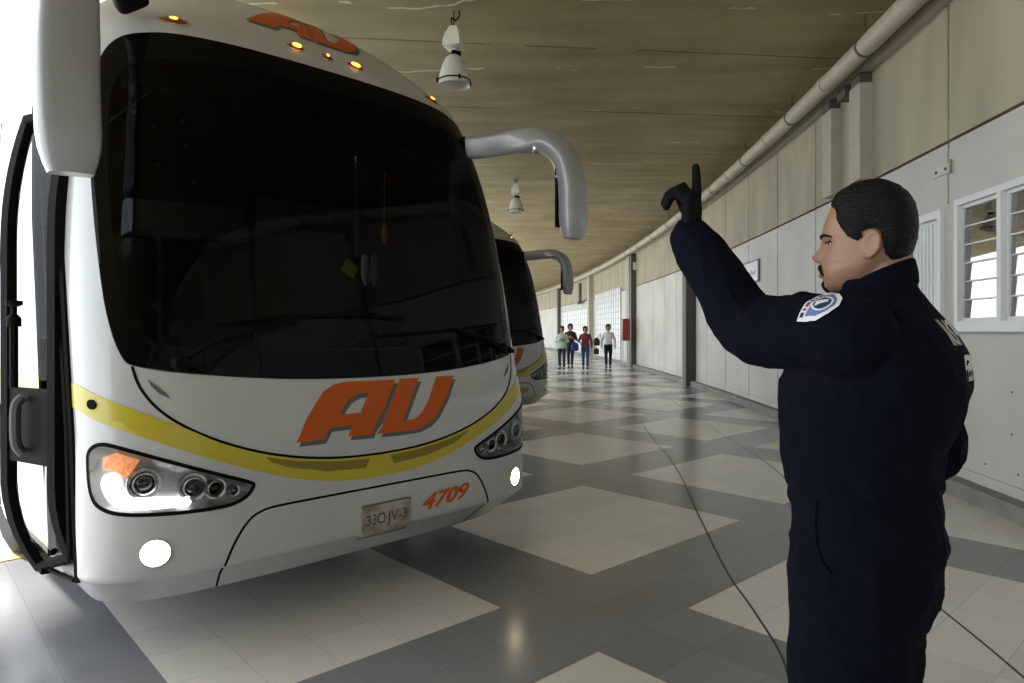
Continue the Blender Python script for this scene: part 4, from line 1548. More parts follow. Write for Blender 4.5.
# profile of the head: z above the ear hole, front, back, half width
HEAD_T = [(-0.102, 0.078, 0.045, 0.012), (-0.097, 0.092, 0.0208, 0.03), (-0.088, 0.101, 0.0031, 0.041), (-0.074, 0.101, -0.0073, 0.05), (-0.066, 0.106, -0.0133, 0.054), (-0.058, 0.106, -0.0212, 0.058), (-0.05, 0.107, -0.0321, 0.061), (-0.035, 0.104, -0.0493, 0.065), (-0.02, 0.102, -0.06, 0.068), (0.0, 0.102, -0.067, 0.071), (0.012, 0.103, -0.07, 0.072), (0.025, 0.109, -0.072, 0.073), (0.035, 0.107, -0.073, 0.074), (0.055, 0.102, -0.073, 0.075), (0.08, 0.092, -0.069, 0.073), (0.1, 0.083, -0.06, 0.066), (0.117, 0.066, -0.044, 0.054), (0.13, 0.042, -0.022, 0.036), (0.136, 0.005, 0.002, 0.014)]
def head_pt(z, th, off=0.0, female=False):
    """point on the head: z, angle th (0 = front, pi/2 = left); returns (forward, left, up)"""
    ff, fb, w = interp(HEAD_T, z)
    c = ff*0.35+fb*0.65 if z > -0.04 else (ff+fb)/2
    ct, st = math.cos(th), math.sin(th)
    e = 0.86
    f = c+(ff-c)*abs(ct)**e if ct > 0 else c+(fb-c)*abs(ct)**e
    l = w*math.copysign(abs(st)**e, st)
    if ct > 0:
        # nose
        nz = interp([(-0.045, 0.0), (-0.036, 0.004), (-0.031, 0.016), (-0.022, 0.029), (-0.014, 0.025), (0.0, 0.013), (0.012, 0.006), (0.02, 0.0)], z)[0]
        sg = 0.0095+0.006*max(0, min(1, (0.0-z)/0.03))
        f += nz*math.exp(-(l/sg)**2)
        # eye sockets, lips, chin
        f -= 0.010*math.exp(-((abs(l)-0.031)/0.013)**2-((z-0.008)/0.011)**2)
        f += 0.005*math.exp(-(l/0.022)**2-((z+0.049)/0.007)**2)
        f += 0.005*math.exp(-(l/0.018)**2-((z+0.062)/0.005)**2)
        f += 0.004*math.exp(-(l/0.018)**2-((z+0.088)/0.010)**2)
    if off:
        r = Vector((f-c, l, (z-0.02)*0.9))
        L = r.length or 1
        return (f+off*r.x/L, l+off*r.y/L, z+off*r.z/L)
    return (f, l, z)
def head_rings(n=56, nz=50):
    rings = []
    for i in range(nz+1):
        z = -0.102+0.238*i/nz
        rings.append([head_pt(z, 2*PI*k/n) for k in range(n)])
    return rings

def hand_chains(wrist, U, P, W, pose, k=1.0, g=0.0):
    """closed tapered chains for palm, five fingers. U along the hand, P out of the palm, W towards the thumb"""
    ch = []
    pt = lambda u, p, w: wrist+U*u*k+P*p*k+W*w*k
    # palm as four metacarpal chains side by side
    for w0, w1 in ((0.018, 0.030), (0.007, 0.011), (-0.006, -0.010), (-0.017, -0.029)):
        ch.append(([pt(-0.02, 0, w0*0.8), pt(0.03, 0.0, (w0+w1)/2), pt(0.083 if abs(w1) < 0.02 else 0.078, 0, w1)], [0.0165*k+g, 0.0155*k+g, 0.0125*k+g]))
    ch.append(([pt(0.0, 0.004, 0.012), pt(0.035, 0.010, 0.032)], [0.018*k+g, 0.016*k+g]))
    L = {'i': (0.030, 0.080, 0.043, 0.026, 0.021), 'm': (0.011, 0.085, 0.047, 0.029, 0.022), 'r': (-0.010, 0.081, 0.044, 0.027, 0.021), 'p': (-0.029, 0.074, 0.035, 0.021, 0.019)}
    for f, (w, u, a, b, c) in L.items():
        ang = pose[f]
        p = pt(u, 0.0, w)
        pts = [p]; th = 0.0
        for seg, d in zip((a, b, c), ang):
            th += math.radians(d)
            p = p+(U*math.cos(th)+P*math.sin(th))*seg*k
            pts.append(p)
        ch.append((pts, [0.0108*k+g, 0.0098*k+g, 0.0090*k+g, 0.0078*k+g]))
    q = pose['t']     # thumb: list of direction triples
    p = pt(0.028, 0.010, 0.034)
    pts = [p]
    for seg, (du, dp, dw) in zip((0.038, 0.032, 0.026), q):
        d = (U*du+P*dp+W*dw).normalized()
        p = p+d*seg*k
        pts.append(p)
    ch.append((pts, [0.0135*k+g, 0.012*k+g, 0.011*k+g, 0.009*k+g]))
    return ch
REL = {'i': (20, 25, 15), 'm': (25, 30, 18), 'r': (28, 32, 20), 'p': (30, 34, 20), 't': [(0.7, 0.35, 0.6), (0.85, 0.4, 0.2), (0.9, 0.4, 0.0)]}
FIST = {'i': (65, 80, 45), 'm': (68, 82, 45), 'r': (70, 84, 45), 'p': (72, 84, 45), 't': [(0.6, 0.7, 0.3), (0.4, 0.8, -0.3), (0.1, 0.5, -0.9)]}
POINT = {'i': (2, 3, 2), 'm': (38, 78, 34), 'r': (44, 78, 34), 'p': (50, 75, 36), 't': [(0.9, 0.30, 0.25), (0.85, 0.35, -0.45), (0.6, 0.25, -0.85)]}

def chain(bm, pts, rs, seg=12, sub=0):
    if sub:
        n = len(pts)
        q = catmull(pts, sub)
        r = []
        for i in range(len(q)):
            x = i/sub; a = min(int(x), n-2); r.append(rs[a]+(rs[a+1]-rs[a])*(x-a))
        pts, rs = q, r
    tube(bm, pts, list(rs), seg, dome=True)

def build_person(o, name='person', voxel=0.005, wrinkle=0.004, detail=True):
    """o: dict of joints (world), facing vectors and clothing. Returns the root"""
    Ft, Fh = o['Ft'], o['Fh']
    Z = Vector((0, 0, 1))
    Lt = Z.cross(Ft).normalized(); Lh = Z.cross(Fh).normalized()
    hs = o.get('head_scale', 1.0)
    head = o['head']
    base = o['base']
    root = empty(name, base)
    T = -Vector(base)
    def put(nm, me, m, parent=root):
        me.transform(Matrix.Translation(T))
        return skin_obj(nm, me, m, parent)
    hw = lambda p: head+(Fh*p[0]+Lh*p[1]+Z*p[2])*hs
    # ---------- body, one continuous skin
    bm = bmesh.new()
    loft(bm, [[hw(p) for p in r] for r in head_rings()])
    nb = o['neck']
    chain(bm, [nb-Z*0.04, nb+(head-nb)*0.35-Fh*0.003, head-Fh*0.020*hs-Z*0.03*hs], [0.066*hs, 0.056*hs, 0.055*hs], 16)
    if detail:
        for s in (-1, 1):       # ears: shallow dish, rim, lobe
            def ep(x, y, out):
                # x forward, y up in the plane of the ear; the back edge stands away from the skull
                xr = (x*0.97-y*0.20)*0.84; yr = (y*0.98+x*0.20)*0.84
                return hw((xr+0.004, s*(0.0735+out-0.30*x), yr-0.003))
            rim = []
            for a in (20, 50, 80, 110, 140, 170, 200, 230, 255):
                t_ = math.radians(a)
                rim.append(ep(0.017*math.cos(t_), 0.030*math.sin(t_), 0.006))
            tube(bm, rim+[ep(-0.002, -0.033, 0.004), ep(0.006, -0.030, 0.001)], [0.0042, 0.0048, 0.0050, 0.0050, 0.0050, 0.0046, 0.0044, 0.0046, 0.0052, 0.0062, 0.0055], 8, dome=True)
            for q in range(7):
                y_ = -0.024+0.0085*q
                hwid = 0.015*math.sqrt(max(0.05, 1-(y_/0.031)**2))
                tube(bm, [ep(-hwid, y_, 0.001), ep(hwid*0.9, y_, -0.001)], 0.0052, 8, dome=True)
            tube(bm, [ep(0.014, 0.004, 0.002), ep(0.013, -0.008, 0.004), ep(0.008, -0.016, 0.003)], 0.0040, 8, dome=True)
    for (z, dx, rd, rw) in ():
        pass
    tr = o['torso']             # list of (centre, half depth, half width)
    k = 0.80
    loft(bm, [ell_ring(c, Ft, Lt, d*k, w*k, 24, 0.9) for c, d, w in tr])
    for side in ('L', 'R'):
        sh, el, wr, rr = o['arm'+side]
        chain(bm, [sh, el, wr], [rr[0]*0.72, rr[1]*0.68, 0.029*hs], 12, 5)
        U, P, W = o['hand'+side]
        for pts, rs in hand_chains(wr, U, P, W, o['pose'+side], hs*o.get('hand_scale', 1.0), -0.0012 if o.get('gloves') else 0.0):
            chain(bm, pts, rs, 10)
        hp, kn, an, lr = o['leg'+side]
        chain(bm, [hp, kn, an], [lr[0]*0.75, lr[1]*0.72, 0.045*hs], 14, 5)
        chain(bm, [an-Z*0.01, an+o.get('toe'+side, Ft)*0.10*hs-Z*0.045*hs], [0.042*hs, 0.035*hs], 10)
    me = remesh(bm, voxel*o.get('body_vox', 1.0))
    body = put('body', me, o['skin'])
    # ---------- hair
    hl = o['hairline']
    n, nz = (120, 84) if detail else (40, 30)
    hoff = o.get('hair_off', 0.0085)
    bm = bmesh.new()
    grid = []
    def edge_d(f, z):
        best = 9
        for i in range(len(hl)):
            a = Vector(hl[i]); b = Vector(hl[(i+1) % len(hl)])
            ab = b-a; t = max(0, min(1, (Vector((f, z))-a).dot(ab)/ab.length_squared))
            best = min(best, (Vector((f, z))-a-ab*t).length)
        return best
    for i in range(nz+1):
        z = -0.06+0.1955*i/nz
        row = []
        for j in range(n):
            th = 2*PI*j/n
            f, l, zz = head_pt(z, th)
            inside = pip(f, z, hl)
            if inside:
                e = min(edge_d(f, z)/0.022, 1)
                if f > 0.02 and z < 0.06: e = min(e*1.4, 1)
                off = 0.0015+hoff*(e*(2-e))
                off += 0.0012*noise.noise(Vector((f*60, l*60, z*160)))
                row.append(bm.verts.new(hw(head_pt(z, th, off))))
            else:
                row.append(None)
        grid.append(row)
    for i in range(nz):
        for j in range(n):
            q = [grid[i][j], grid[i][(j+1) % n], grid[i+1][(j+1) % n], grid[i+1][j]]
            q = [v for v in q if v is not None]
            if len(q) >= 3:
                bm.faces.new(q)
    top = [v for v in grid[nz] if v is not None]
    if len(top) == n:
        bm.faces.new(top)
    bmesh.ops.delete(bm, geom=[v for v in bm.verts if not v.link_faces], context='VERTS')
    if o.get('bun'):
        lathe(bm, [(0.002, -0.05), (0.035, -0.04), (0.05, 0), (0.035, 0.04), (0.002, 0.05)], 12, Matrix.Translation(hw((-0.11, 0, -0.02))))
    bmesh.ops.translate(bm, vec=T, verts=bm.verts[:])
    mesh_obj('hair', bm, o['hair'], root, sharp=180)
    # ---------- trousers
    bm = bmesh.new()
    tt = o['trouser_top']
    loft(bm, [ell_ring(c, Ft, Lt, d, w, 24, 0.92) for c, d, w in tt])
    for side in ('L', 'R'):
        hp, kn, an, lr = o['leg'+side]
        chain(bm, [hp, hp+(kn-hp)*0.5, kn, kn+(an-kn)*0.5, an+Z*0.02], [lr[0], lr[0]*0.93, lr[1], lr[1]*0.9, lr[2]], 18, 3)
    me = remesh(bm, voxel*1.4)
    wrinkle_mesh(me, wrinkle, 9.0)
    put('trousers', me, o['trousers'])
    # ---------- upper garment
    bm = bmesh.new()
    tj = o['jacket']
    loft(bm, [ell_ring(c, Ft, Lt, d, w, 32, 0.9) for c, d, w in tj])
    for side in ('L', 'R'):
        sh, el, wr, rr = o['arm'+side]
        d = (wr-el).normalized()
        if o.get('short_sleeves'):
            chain(bm, [sh, sh+(el-sh)*0.8], [rr[0], rr[1]*1.05], 14, 4)
        else:
            chain(bm, [sh, sh+(el-sh)*0.5, el, el+(wr-el)*0.5, wr-d*0.005], [rr[0], (rr[0]+rr[1])/2, rr[1], (rr[1]+rr[2])/2, rr[2]], 18, 4)
    for pts, rs in o.get('extra', []):
        chain(bm, pts, rs, 14, 3)
    me = remesh(bm, voxel*1.25)
    wrinkle_mesh(me, wrinkle, 8.0, seed=3.3)
    jk = put('jacket' if detail else 'top', me, o['top'])
    # ---------- shoes
    for side in ('L', 'R'):
        hp, kn, an, lr = o['leg'+side]
        tv = o.get('toe'+side, Ft).normalized()
        sv = Z.cross(tv)
        fl = Vector((an.x, an.y, base[2]+o.get('lift'+side, 0)))
        bm = bmesh.new()
        rings = []
        for x, w, h in ((-0.075, 0.02, 0.04), (-0.065, 0.034, 0.085), (-0.03, 0.04, 0.10), (0.03, 0.042, 0.085), (0.09, 0.048, 0.06), (0.14, 0.044, 0.045), (0.175, 0.028, 0.03), (0.185, 0.01, 0.02)):
            c = fl+tv*x*hs
            rings.append([c+sv*w*hs*math.cos(a)*(1 if math.sin(a) < 0.1 else 0.8)+Z*max(0.0, (0.5+0.5*math.sin(a)*1.15))*h*hs for a in [2*PI*q/14 for q in range(14)]])
        loft(bm, rings)
        bmesh.ops.translate(bm, vec=T, verts=bm.verts[:])
        mesh_obj('shoe', bm, o['shoes'], root)
    return root, body, jk

def wrinkle_mesh(me, amp, freq, seed=0.0):
    ns = [v.normal.copy() for v in me.vertices]
    for v, nn in zip(me.vertices, ns):
        p = v.co
        q = Vector((p.x*freq+seed, p.y*freq, p.z*freq*1.3))
        w = noise.noise(q)+0.5*noise.noise(q*2.3+Vector((9, 2, 1)))
        r = 1-abs(noise.noise(Vector((p.x*freq*0.9+p.z*freq*1.2+seed, p.y*freq*0.9-p.z*freq*0.6, p.z*freq*0.5+4))))*2.2
        fr_ = noise.noise(Vector((p.x*30+seed, p.y*30, p.z*22+p.x*14)))
        r2 = max(0, 1-abs(noise.noise(Vector((p.x*16+p.z*9, p.y*16-seed, p.z*7))))*3.0)
        v.co = p+nn*amp*(w*0.45+0.7*max(0, r)+0.22*fr_+0.40*r2)

def hd(px_, py_, Y):
    """where the ray through a photograph position meets depth Y (used for the pose measurements)"""
    return Vector(((px_-512)/683*Y, Y, 1.43-(py_-331)*Y/683))

def dirv(deg):
    return Vector((math.cos(math.radians(deg)), math.sin(math.radians(deg)), 0))

# ---------------------------------------------------------------- the man in the navy overall
Z = Vector((0, 0, 1))
Ft = dirv(147); Fh = dirv(150)
Lt = Z.cross(Ft)
C0 = Vector((0.782, 1.50, 0))
def tc(z, d, w, f=0.0, l=0.0):
    return (C0+Ft*f+Lt*l+Z*z, d, w)
wrL = Vector((0.448, 1.715, 1.664))
o = dict(
    Ft=Ft, Fh=Fh, base=Vector((0.79, 1.50, 0)), head=Vector((0.795, 1.495, 1.616)), neck=Vector((0.815, 1.485, 1.495)),
    torso=[tc(0.90, .11, .15), tc(1.0, .12, .16), tc(1.15, .12, .15), tc(1.3, .13, .18), tc(1.42, .12, .19), tc(1.48, .08, .13)],
    jacket=[tc(1.085, .138, .168, 0.014), tc(1.10, .150, .178, 0.014), tc(1.13, .152, .182, 0.014), tc(1.18, .158, .190, 0.012), tc(1.25, .172, .203, 0.004), tc(1.32, .178, .212, -0.008), tc(1.38, .166, .216, -0.014),
            tc(1.42, .140, .208, -0.016), tc(1.455, .114, .165, -0.018), tc(1.485, .088, .112, -0.020), tc(1.515, .074, .080, -0.020), tc(1.535, .068, .070, -0.020)],
    trouser_top=[tc(0.80, .128, .170, 0.016), tc(0.88, .146, .190, 0.008), tc(0.98, .148, .190, 0.004), tc(1.06, .146, .184, 0.008), tc(1.12, .138, .174, 0.014)],
    armL=(Vector((0.672, 1.355, 1.416)), Vector((0.552, 1.590, 1.442)), wrL, (0.084, 0.074, 0.050)),
    armR=(Vector((0.895, 1.650, 1.40)), Vector((1.050, 1.690, 1.135)), Vector((0.93, 1.85, 1.05)), (0.082, 0.062, 0.045)),
    poseL=POINT, poseR=REL, gloves=True, hand_scale=1.12,
    legL=(C0+Lt*0.095+Ft*0.016+Z*0.92, C0+Lt*0.115+Ft*0.035+Z*0.48, C0+Lt*0.125+Ft*0.02+Z*0.085, (0.124, 0.102, 0.090)),
    legR=(C0-Lt*0.095+Ft*0.012+Z*0.92, C0-Lt*0.115+Ft*0.02+Z*0.48, C0-Lt*0.125-Ft*0.04+Z*0.085, (0.124, 0.102, 0.090)),
    skin=M['skin'], hair=M['hair'], top=M['navy'], trousers=M['navy'], shoes=M['black_rubber'],
    hairline=[(0.092, 0.150), (0.085, 0.090), (0.074, 0.076), (0.071, 0.054), (0.063, 0.036), (0.050, 0.016), (0.030, 0.004), (0.020, 0.010), (0.015, 0.024), (0.003, 0.029), (-0.010, 0.022), (-0.015, 0.000), (-0.018, -0.022), (-0.032, -0.038), (-0.12, -0.048), (-0.12, 0.150)],
)
Uh = (Vector((0.015, 0.010, 0.20))).normalized()
Ph = (dirv(150)-Uh*dirv(150).dot(Uh)).normalized()
Wh = Uh.cross(Ph)
if Wh.dot(-Lt) < 0: Wh = -Wh
o['handL'] = (Uh, Ph, Wh)
dR = (o['armR'][2]-o['armR'][1]).normalized()
PR = (-Z-dR*(-Z).dot(dR)).normalized(); WR = dR.cross(PR)
if WR.dot(-Ft) > 0: WR = -WR
o['handR'] = (dR, Ft.copy()*0+PR, WR)
man, man_body, man_jacket = build_person(o, voxel=0.0042, wrinkle=0.0085)
tag(man, 'person in a navy uniform in the right foreground, pointing up with a black gloved hand', 'person')
Tm = -Vector(o['base'])
def mput(nm, bm, m, parent=man, sharp=40):
    bmesh.ops.translate(bm, vec=Tm, verts=bm.verts[:])
    return mesh_obj(nm, bm, m, parent, sharp=sharp)
# gloves
for side in ('L', 'R'):
    bm = bmesh.new()
    wr = o['arm'+side][2]
    U, P, W = o['hand'+side]
    for pts, rs in hand_chains(wr, U, P, W, o['pose'+side], 1.12, 0.0016):
        chain(bm, pts, rs, 12)
    chain(bm, [wr-U*0.05, wr, wr+U*0.02], [0.033, 0.030, 0.030], 14)
    me = remesh(bm, 0.003)
    me.transform(Matrix.Translation(Tm))
    skin_obj('glove', me, M['glove'], man)
Lh = Z.cross(Fh)
hw = lambda f, l, z: o['head']+Fh*f+Lh*l+Z*z
def on_face(z, l, off):
    """point on the skin of the face at height z and sideways l"""
    lo, hi = 0.0, PI/2
    for _ in range(30):
        m_ = (lo+hi)/2
        if head_pt(z, m_)[1] < abs(l): lo = m_
        else: hi = m_
    f, l2, z2 = head_pt(z, lo)
    return hw(f+off, math.copysign(l2+off*0.6, l) if l else 0, z)
# eyes, brows, moustache, goatee, lips, collar
for s in (-1, 1):
    e0 = on_face(0.007, s*0.031, -0.0085)
    bm = bmesh.new()
    bmesh.ops.create_uvsphere(bm, u_segments=20, v_segments=12, radius=0.0125)
    bmesh.ops.translate(bm, vec=e0, verts=bm.verts[:])
    eye = mput('eye', bm, M['eye_white'])
    bm = bmesh.new()
    bmesh.ops.create_uvsphere(bm, u_segments=16, v_segments=10, radius=0.0062)
    bmesh.ops.translate(bm, vec=e0+Fh*0.0078+Lh*s*0.0005, verts=bm.verts[:])
    mput('iris', bm, M['eye_dark'], eye)
    bm = bmesh.new()
    tube(bm, [on_face(0.0155, s*l, 0.001) for l in (0.018, 0.025, 0.033, 0.041)], [0.003, 0.0042, 0.0042, 0.003], 8, dome=True)
    mput('eyelid', bm, M['skin'])
    bm = bmesh.new()
    tube(bm, [on_face(z, s*l, 0.0015) for l, z in ((0.019, 0.0090), (0.025, 0.0118), (0.033, 0.0118), (0.041, 0.0085))], [0.0012, 0.0018, 0.0018, 0.0014], 6, dome=True)
    mput('eyelashes', bm, M['hair'])
    bm = bmesh.new()
    tube(bm, [on_face(z, s*l, 0.0005) for l, z in ((0.012, 0.0225), (0.020, 0.025), (0.030, 0.0265), (0.040, 0.025), (0.050, 0.020))], [0.0025, 0.0035, 0.0035, 0.003, 0.0015], 8, dome=True)
    mput('eyebrow', bm, M['hair'])
bm = bmesh.new()
for s in (-1, 1):
    tube(bm, [on_face(z, s*l, 0.0005) for l, z in ((0.001, -0.0415), (0.008, -0.0425), (0.016, -0.046), (0.024, -0.054), (0.027, -0.061))], [0.0055, 0.0066, 0.0062, 0.0052, 0.0032], 8, dome=True)
mput('moustache', bm, M['hair'])
bm = bmesh.new()
for s in (-1, 1):
    tube(bm, [on_face(z, s*l, -0.001) for l, z in ((0.001, -0.0755), (0.008, -0.082), (0.014, -0.090), (0.006, -0.095))], [0.005, 0.0065, 0.006, 0.005], 8, dome=True)
mput('goatee', bm, M['hair'])
bm = bmesh.new()
tube(bm, [on_face(-0.0535, l, -0.002) for l in (-0.020, -0.01, 0, 0.01, 0.020)], [0.002, 0.004, 0.0045, 0.004, 0.002], 8, dome=True)
tube(bm, [on_face(-0.0615, l, -0.002) for l in (-0.018, -0.01, 0, 0.01, 0.018)], [0.002, 0.0045, 0.005, 0.0045, 0.002], 8, dome=True)
mput('mouth', bm, M['lip'])
# shirt collar standing round the neck
bm = bmesh.new()
n = 40
ri = []
for rad, dz, pw in ((0.074, -0.035, 0), (0.080, -0.02, 0), (0.079, 0.0, 1), (0.073, 0.028, 1), (0.069, 0.030, 1), (0.068, 0.0, 1), (0.066, -0.03, 0)):
    ring = []
    for k_ in range(n):
        a = 2*PI*k_/n
        v_ = Ft*math.cos(a)+Lt*math.sin(a)
        hgt = 1.525-0.030*math.cos(a)-0.022*max(0, math.cos(a))**2
        cc = C0-Ft*0.017
        ring.append(Vector((cc.x, cc.y, 0))+v_*(rad*(1.0+0.10*max(0, math.cos(a))))+Z*(hgt+dz))
    ri.append(ring)
loft(bm, ri+[ri[0]], cap=False)
mput('collar', bm, M['navy'], man_jacket)
# waistband seam of the overall
def jacket_bvh():
    me = man_jacket.data
    return BVHTree.FromPolygons([v.co for v in me.vertices], [tuple(p.vertices) for p in me.polygons])
bvh = jacket_bvh()
def projector(origin, xdir, ydir, cast, lift=0.002):
    """lay (x, y) onto the jacket by casting along cast"""
    cast = cast.normalized()
    def f(x, y):
        p = origin+xdir*x+ydir*y+Tm
        h, nn, _, _ = bvh.ray_cast(p-cast*0.4, cast)
        if h is None:
            return p
        return h+nn*lift if nn.dot(cast) < 0 else h-nn*lift
    return f
# arm badge: half round shield on the upper sleeve
sh_, el_ = o['armL'][0], o['armL'][1]
ax = (sh_-el_).normalized()
nrm = (Vector((-0.35, -0.75, 0.58))); nrm = (nrm-ax*nrm.dot(ax)).normalized()
up_ = ax; sd = nrm.cross(ax).normalized()
org = hd(822, 309, 1.36)
fj = lambda lift: (lambda x, y, d=0: projector(org, sd, up_, -nrm, lift)(x, y))
badge_out = [(-0.045, -0.026), (-0.045, -0.002), (-0.040, 0.016), (-0.024, 0.036), (0.0, 0.044), (0.024, 0.036), (0.040, 0.016), (0.045, -0.002), (0.045, -0.026)]
def badge(poly, m, lift, nm, parent, holes=()):
    bm = bmesh.new()
    patch(bm, poly, lambda x, y, d: fj(lift)(x, y), 0, 0.0, res=0.006, holes=holes)
    return mesh_obj(nm, bm, m, parent, sharp=180)
bd = badge(badge_out, M['patch_white'], 0.0030, 'arm_badge', man_jacket)
bd['label'] = 'white and blue half-round sleeve badge'
sc_ = lambda P_, k_, dy=0: [(x*k_, y*k_+dy) for x, y in P_]
badge([(-0.035, -0.010), (-0.032, 0.012), (-0.018, 0.030), (0, 0.036), (0.018, 0.030), (0.032, 0.012), (0.035, -0.010)], M['patch_blue'], 0.0036, 'badge_field', bd)
badge([(0.021*math.cos(k_*PI/10), 0.009+0.021*math.sin(k_*PI/10)) for k_ in range(20)], M['patch_white'], 0.0041, 'badge_disc', bd)
badge([(0.017*math.cos(k_*PI/10), 0.009+0.017*math.sin(k_*PI/10)) for k_ in range(20)], M['patch_navy'], 0.0046, 'badge_disc', bd)
badge([(-0.012, 0.000), (-0.004, 0.006), (0.004, 0.018), (0.012, 0.016), (0.008, 0.004), (0.0, -0.004)], M['patch_white'], 0.0051, 'badge_emblem', bd)
for i, (x0, x1, c_) in enumerate(((-0.038, -0.028, 'patch_navy'), (-0.024, -0.018, 'patch_red'), (-0.014, -0.002, 'patch_red'), (0.002, 0.008, 'patch_navy'), (0.012, 0.020, 'patch_red'), (0.024, 0.036, 'patch_navy'))):
    badge([(x0, -0.022), (x1, -0.022), (x1, -0.014), (x0, -0.014)], M[c_], 0.0036, 'badge_mark', bd)
# writing across the back
bk = -Ft
xd = Ft.cross(Z)*-1.0
xd = (Z.cross(bk)).normalized()
for txt, zc, wd_ in (('INSPECTOR', 1.400, 0.200), ('FEDERAL', 1.330, 0.155)):
    bm = bmesh.new()
    og = C0+bk*0.0+Z*zc-xd*(wd_/2-(0.004 if wd_ > 0.18 else 0.0))
    fpr = projector(og, xd, Z, -bk, 0.0025)
    vts, fcs = text2d(txt, 1.0, 0, 0.02)
    x0 = min(v[0] for v in vts); x1 = max(v[0] for v in vts); y0 = min(v[1] for v in vts); y1 = max(v[1] for v in vts)
    tmp = bmesh.new()
    vv = [tmp.verts.new(((x-x0)/(x1-x0)*wd_, (y-y0)/(y1-y0)*0.052, 0)) for x, y in vts]
    for f in fcs:
        try: tmp.faces.new([vv[i] for i in f])
        except ValueError: pass
    bmesh.ops.subdivide_edges(tmp, edges=[e for e in tmp.edges if e.calc_length() > 0.012], cuts=1, use_grid_fill=True)
    bmesh.ops.triangulate(tmp, faces=tmp.faces[:])
    for v in tmp.verts:
        v.co = fpr(v.co.x, v.co.y)
    mesh_obj('back_lettering', tmp, M['print_grey'], man_jacket, sharp=180)['label'] = 'white word %s across the back' % txt
# pocket edge on the thigh
me = [x for x in scene.collection.objects if x.parent is man and x.name.startswith('trousers')][0]
tb = BVHTree.FromPolygons([v.co for v in me.data.vertices], [tuple(p.vertices) for p in me.data.polygons])
def on_trousers(px_, py_, lift=0.001):
    d = hd(px_, py_, 1.0)-Vector((0, 0, 1.43))
    h, nn, _, _ = tb.ray_cast(Vector((0, 0, 1.43))+Tm, d.normalized())
    return h+nn*lift if h is not None else None
def seam_on(pts, r, nm):
    q = [on_trousers(x, y) for x, y in pts]
    q = [x for x in q if x is not None]
    if len(q) > 1:
        bm = bmesh.new(); tube(bm, q, r, 6)
        mesh_obj(nm, bm, M['navy'], me)
seam_on(densify([(817, 499), (815, 520), (817, 545), (822, 562), (830, 574)], 4, False), 0.004, 'pocket_edge')

# ---------------------------------------------------------------- the four walkers in the distance
M['mint'] = mat('pale_mint_cloth', (0.42, 0.56, 0.52), 0.8)
M['dark_cloth'] = mat('dark_brown_cloth', (0.035, 0.022, 0.022), 0.8)
M['maroon'] = mat('maroon_cloth', (0.17, 0.02, 0.03), 0.8)
M['white_shirt'] = mat('white_shirt_cloth', (0.72, 0.73, 0.72), 0.8)
M['jeans'] = mat('blue_jeans', (0.035, 0.06, 0.13), 0.8)
M['dark_jeans'] = mat('dark_navy_jeans', (0.012, 0.02, 0.035), 0.8)
M['black_cloth'] = mat('black_cloth', (0.010, 0.010, 0.011), 0.8)
M['skin2'] = mat('tan_skin', (0.33, 0.17, 0.10), 0.55)
M['blue_bag'] = mat('blue_bag_cloth', (0.02, 0.04, 0.20), 0.6)
M['dark_bag'] = mat('dark_leather', (0.03, 0.022, 0.025), 0.5)
FEM_HAIR = [(0.098, 0.150), (0.098, 0.085), (0.080, 0.070), (0.06, 0.02), (0.045, -0.070), (-0.12, -0.075), (-0.12, 0.150)]
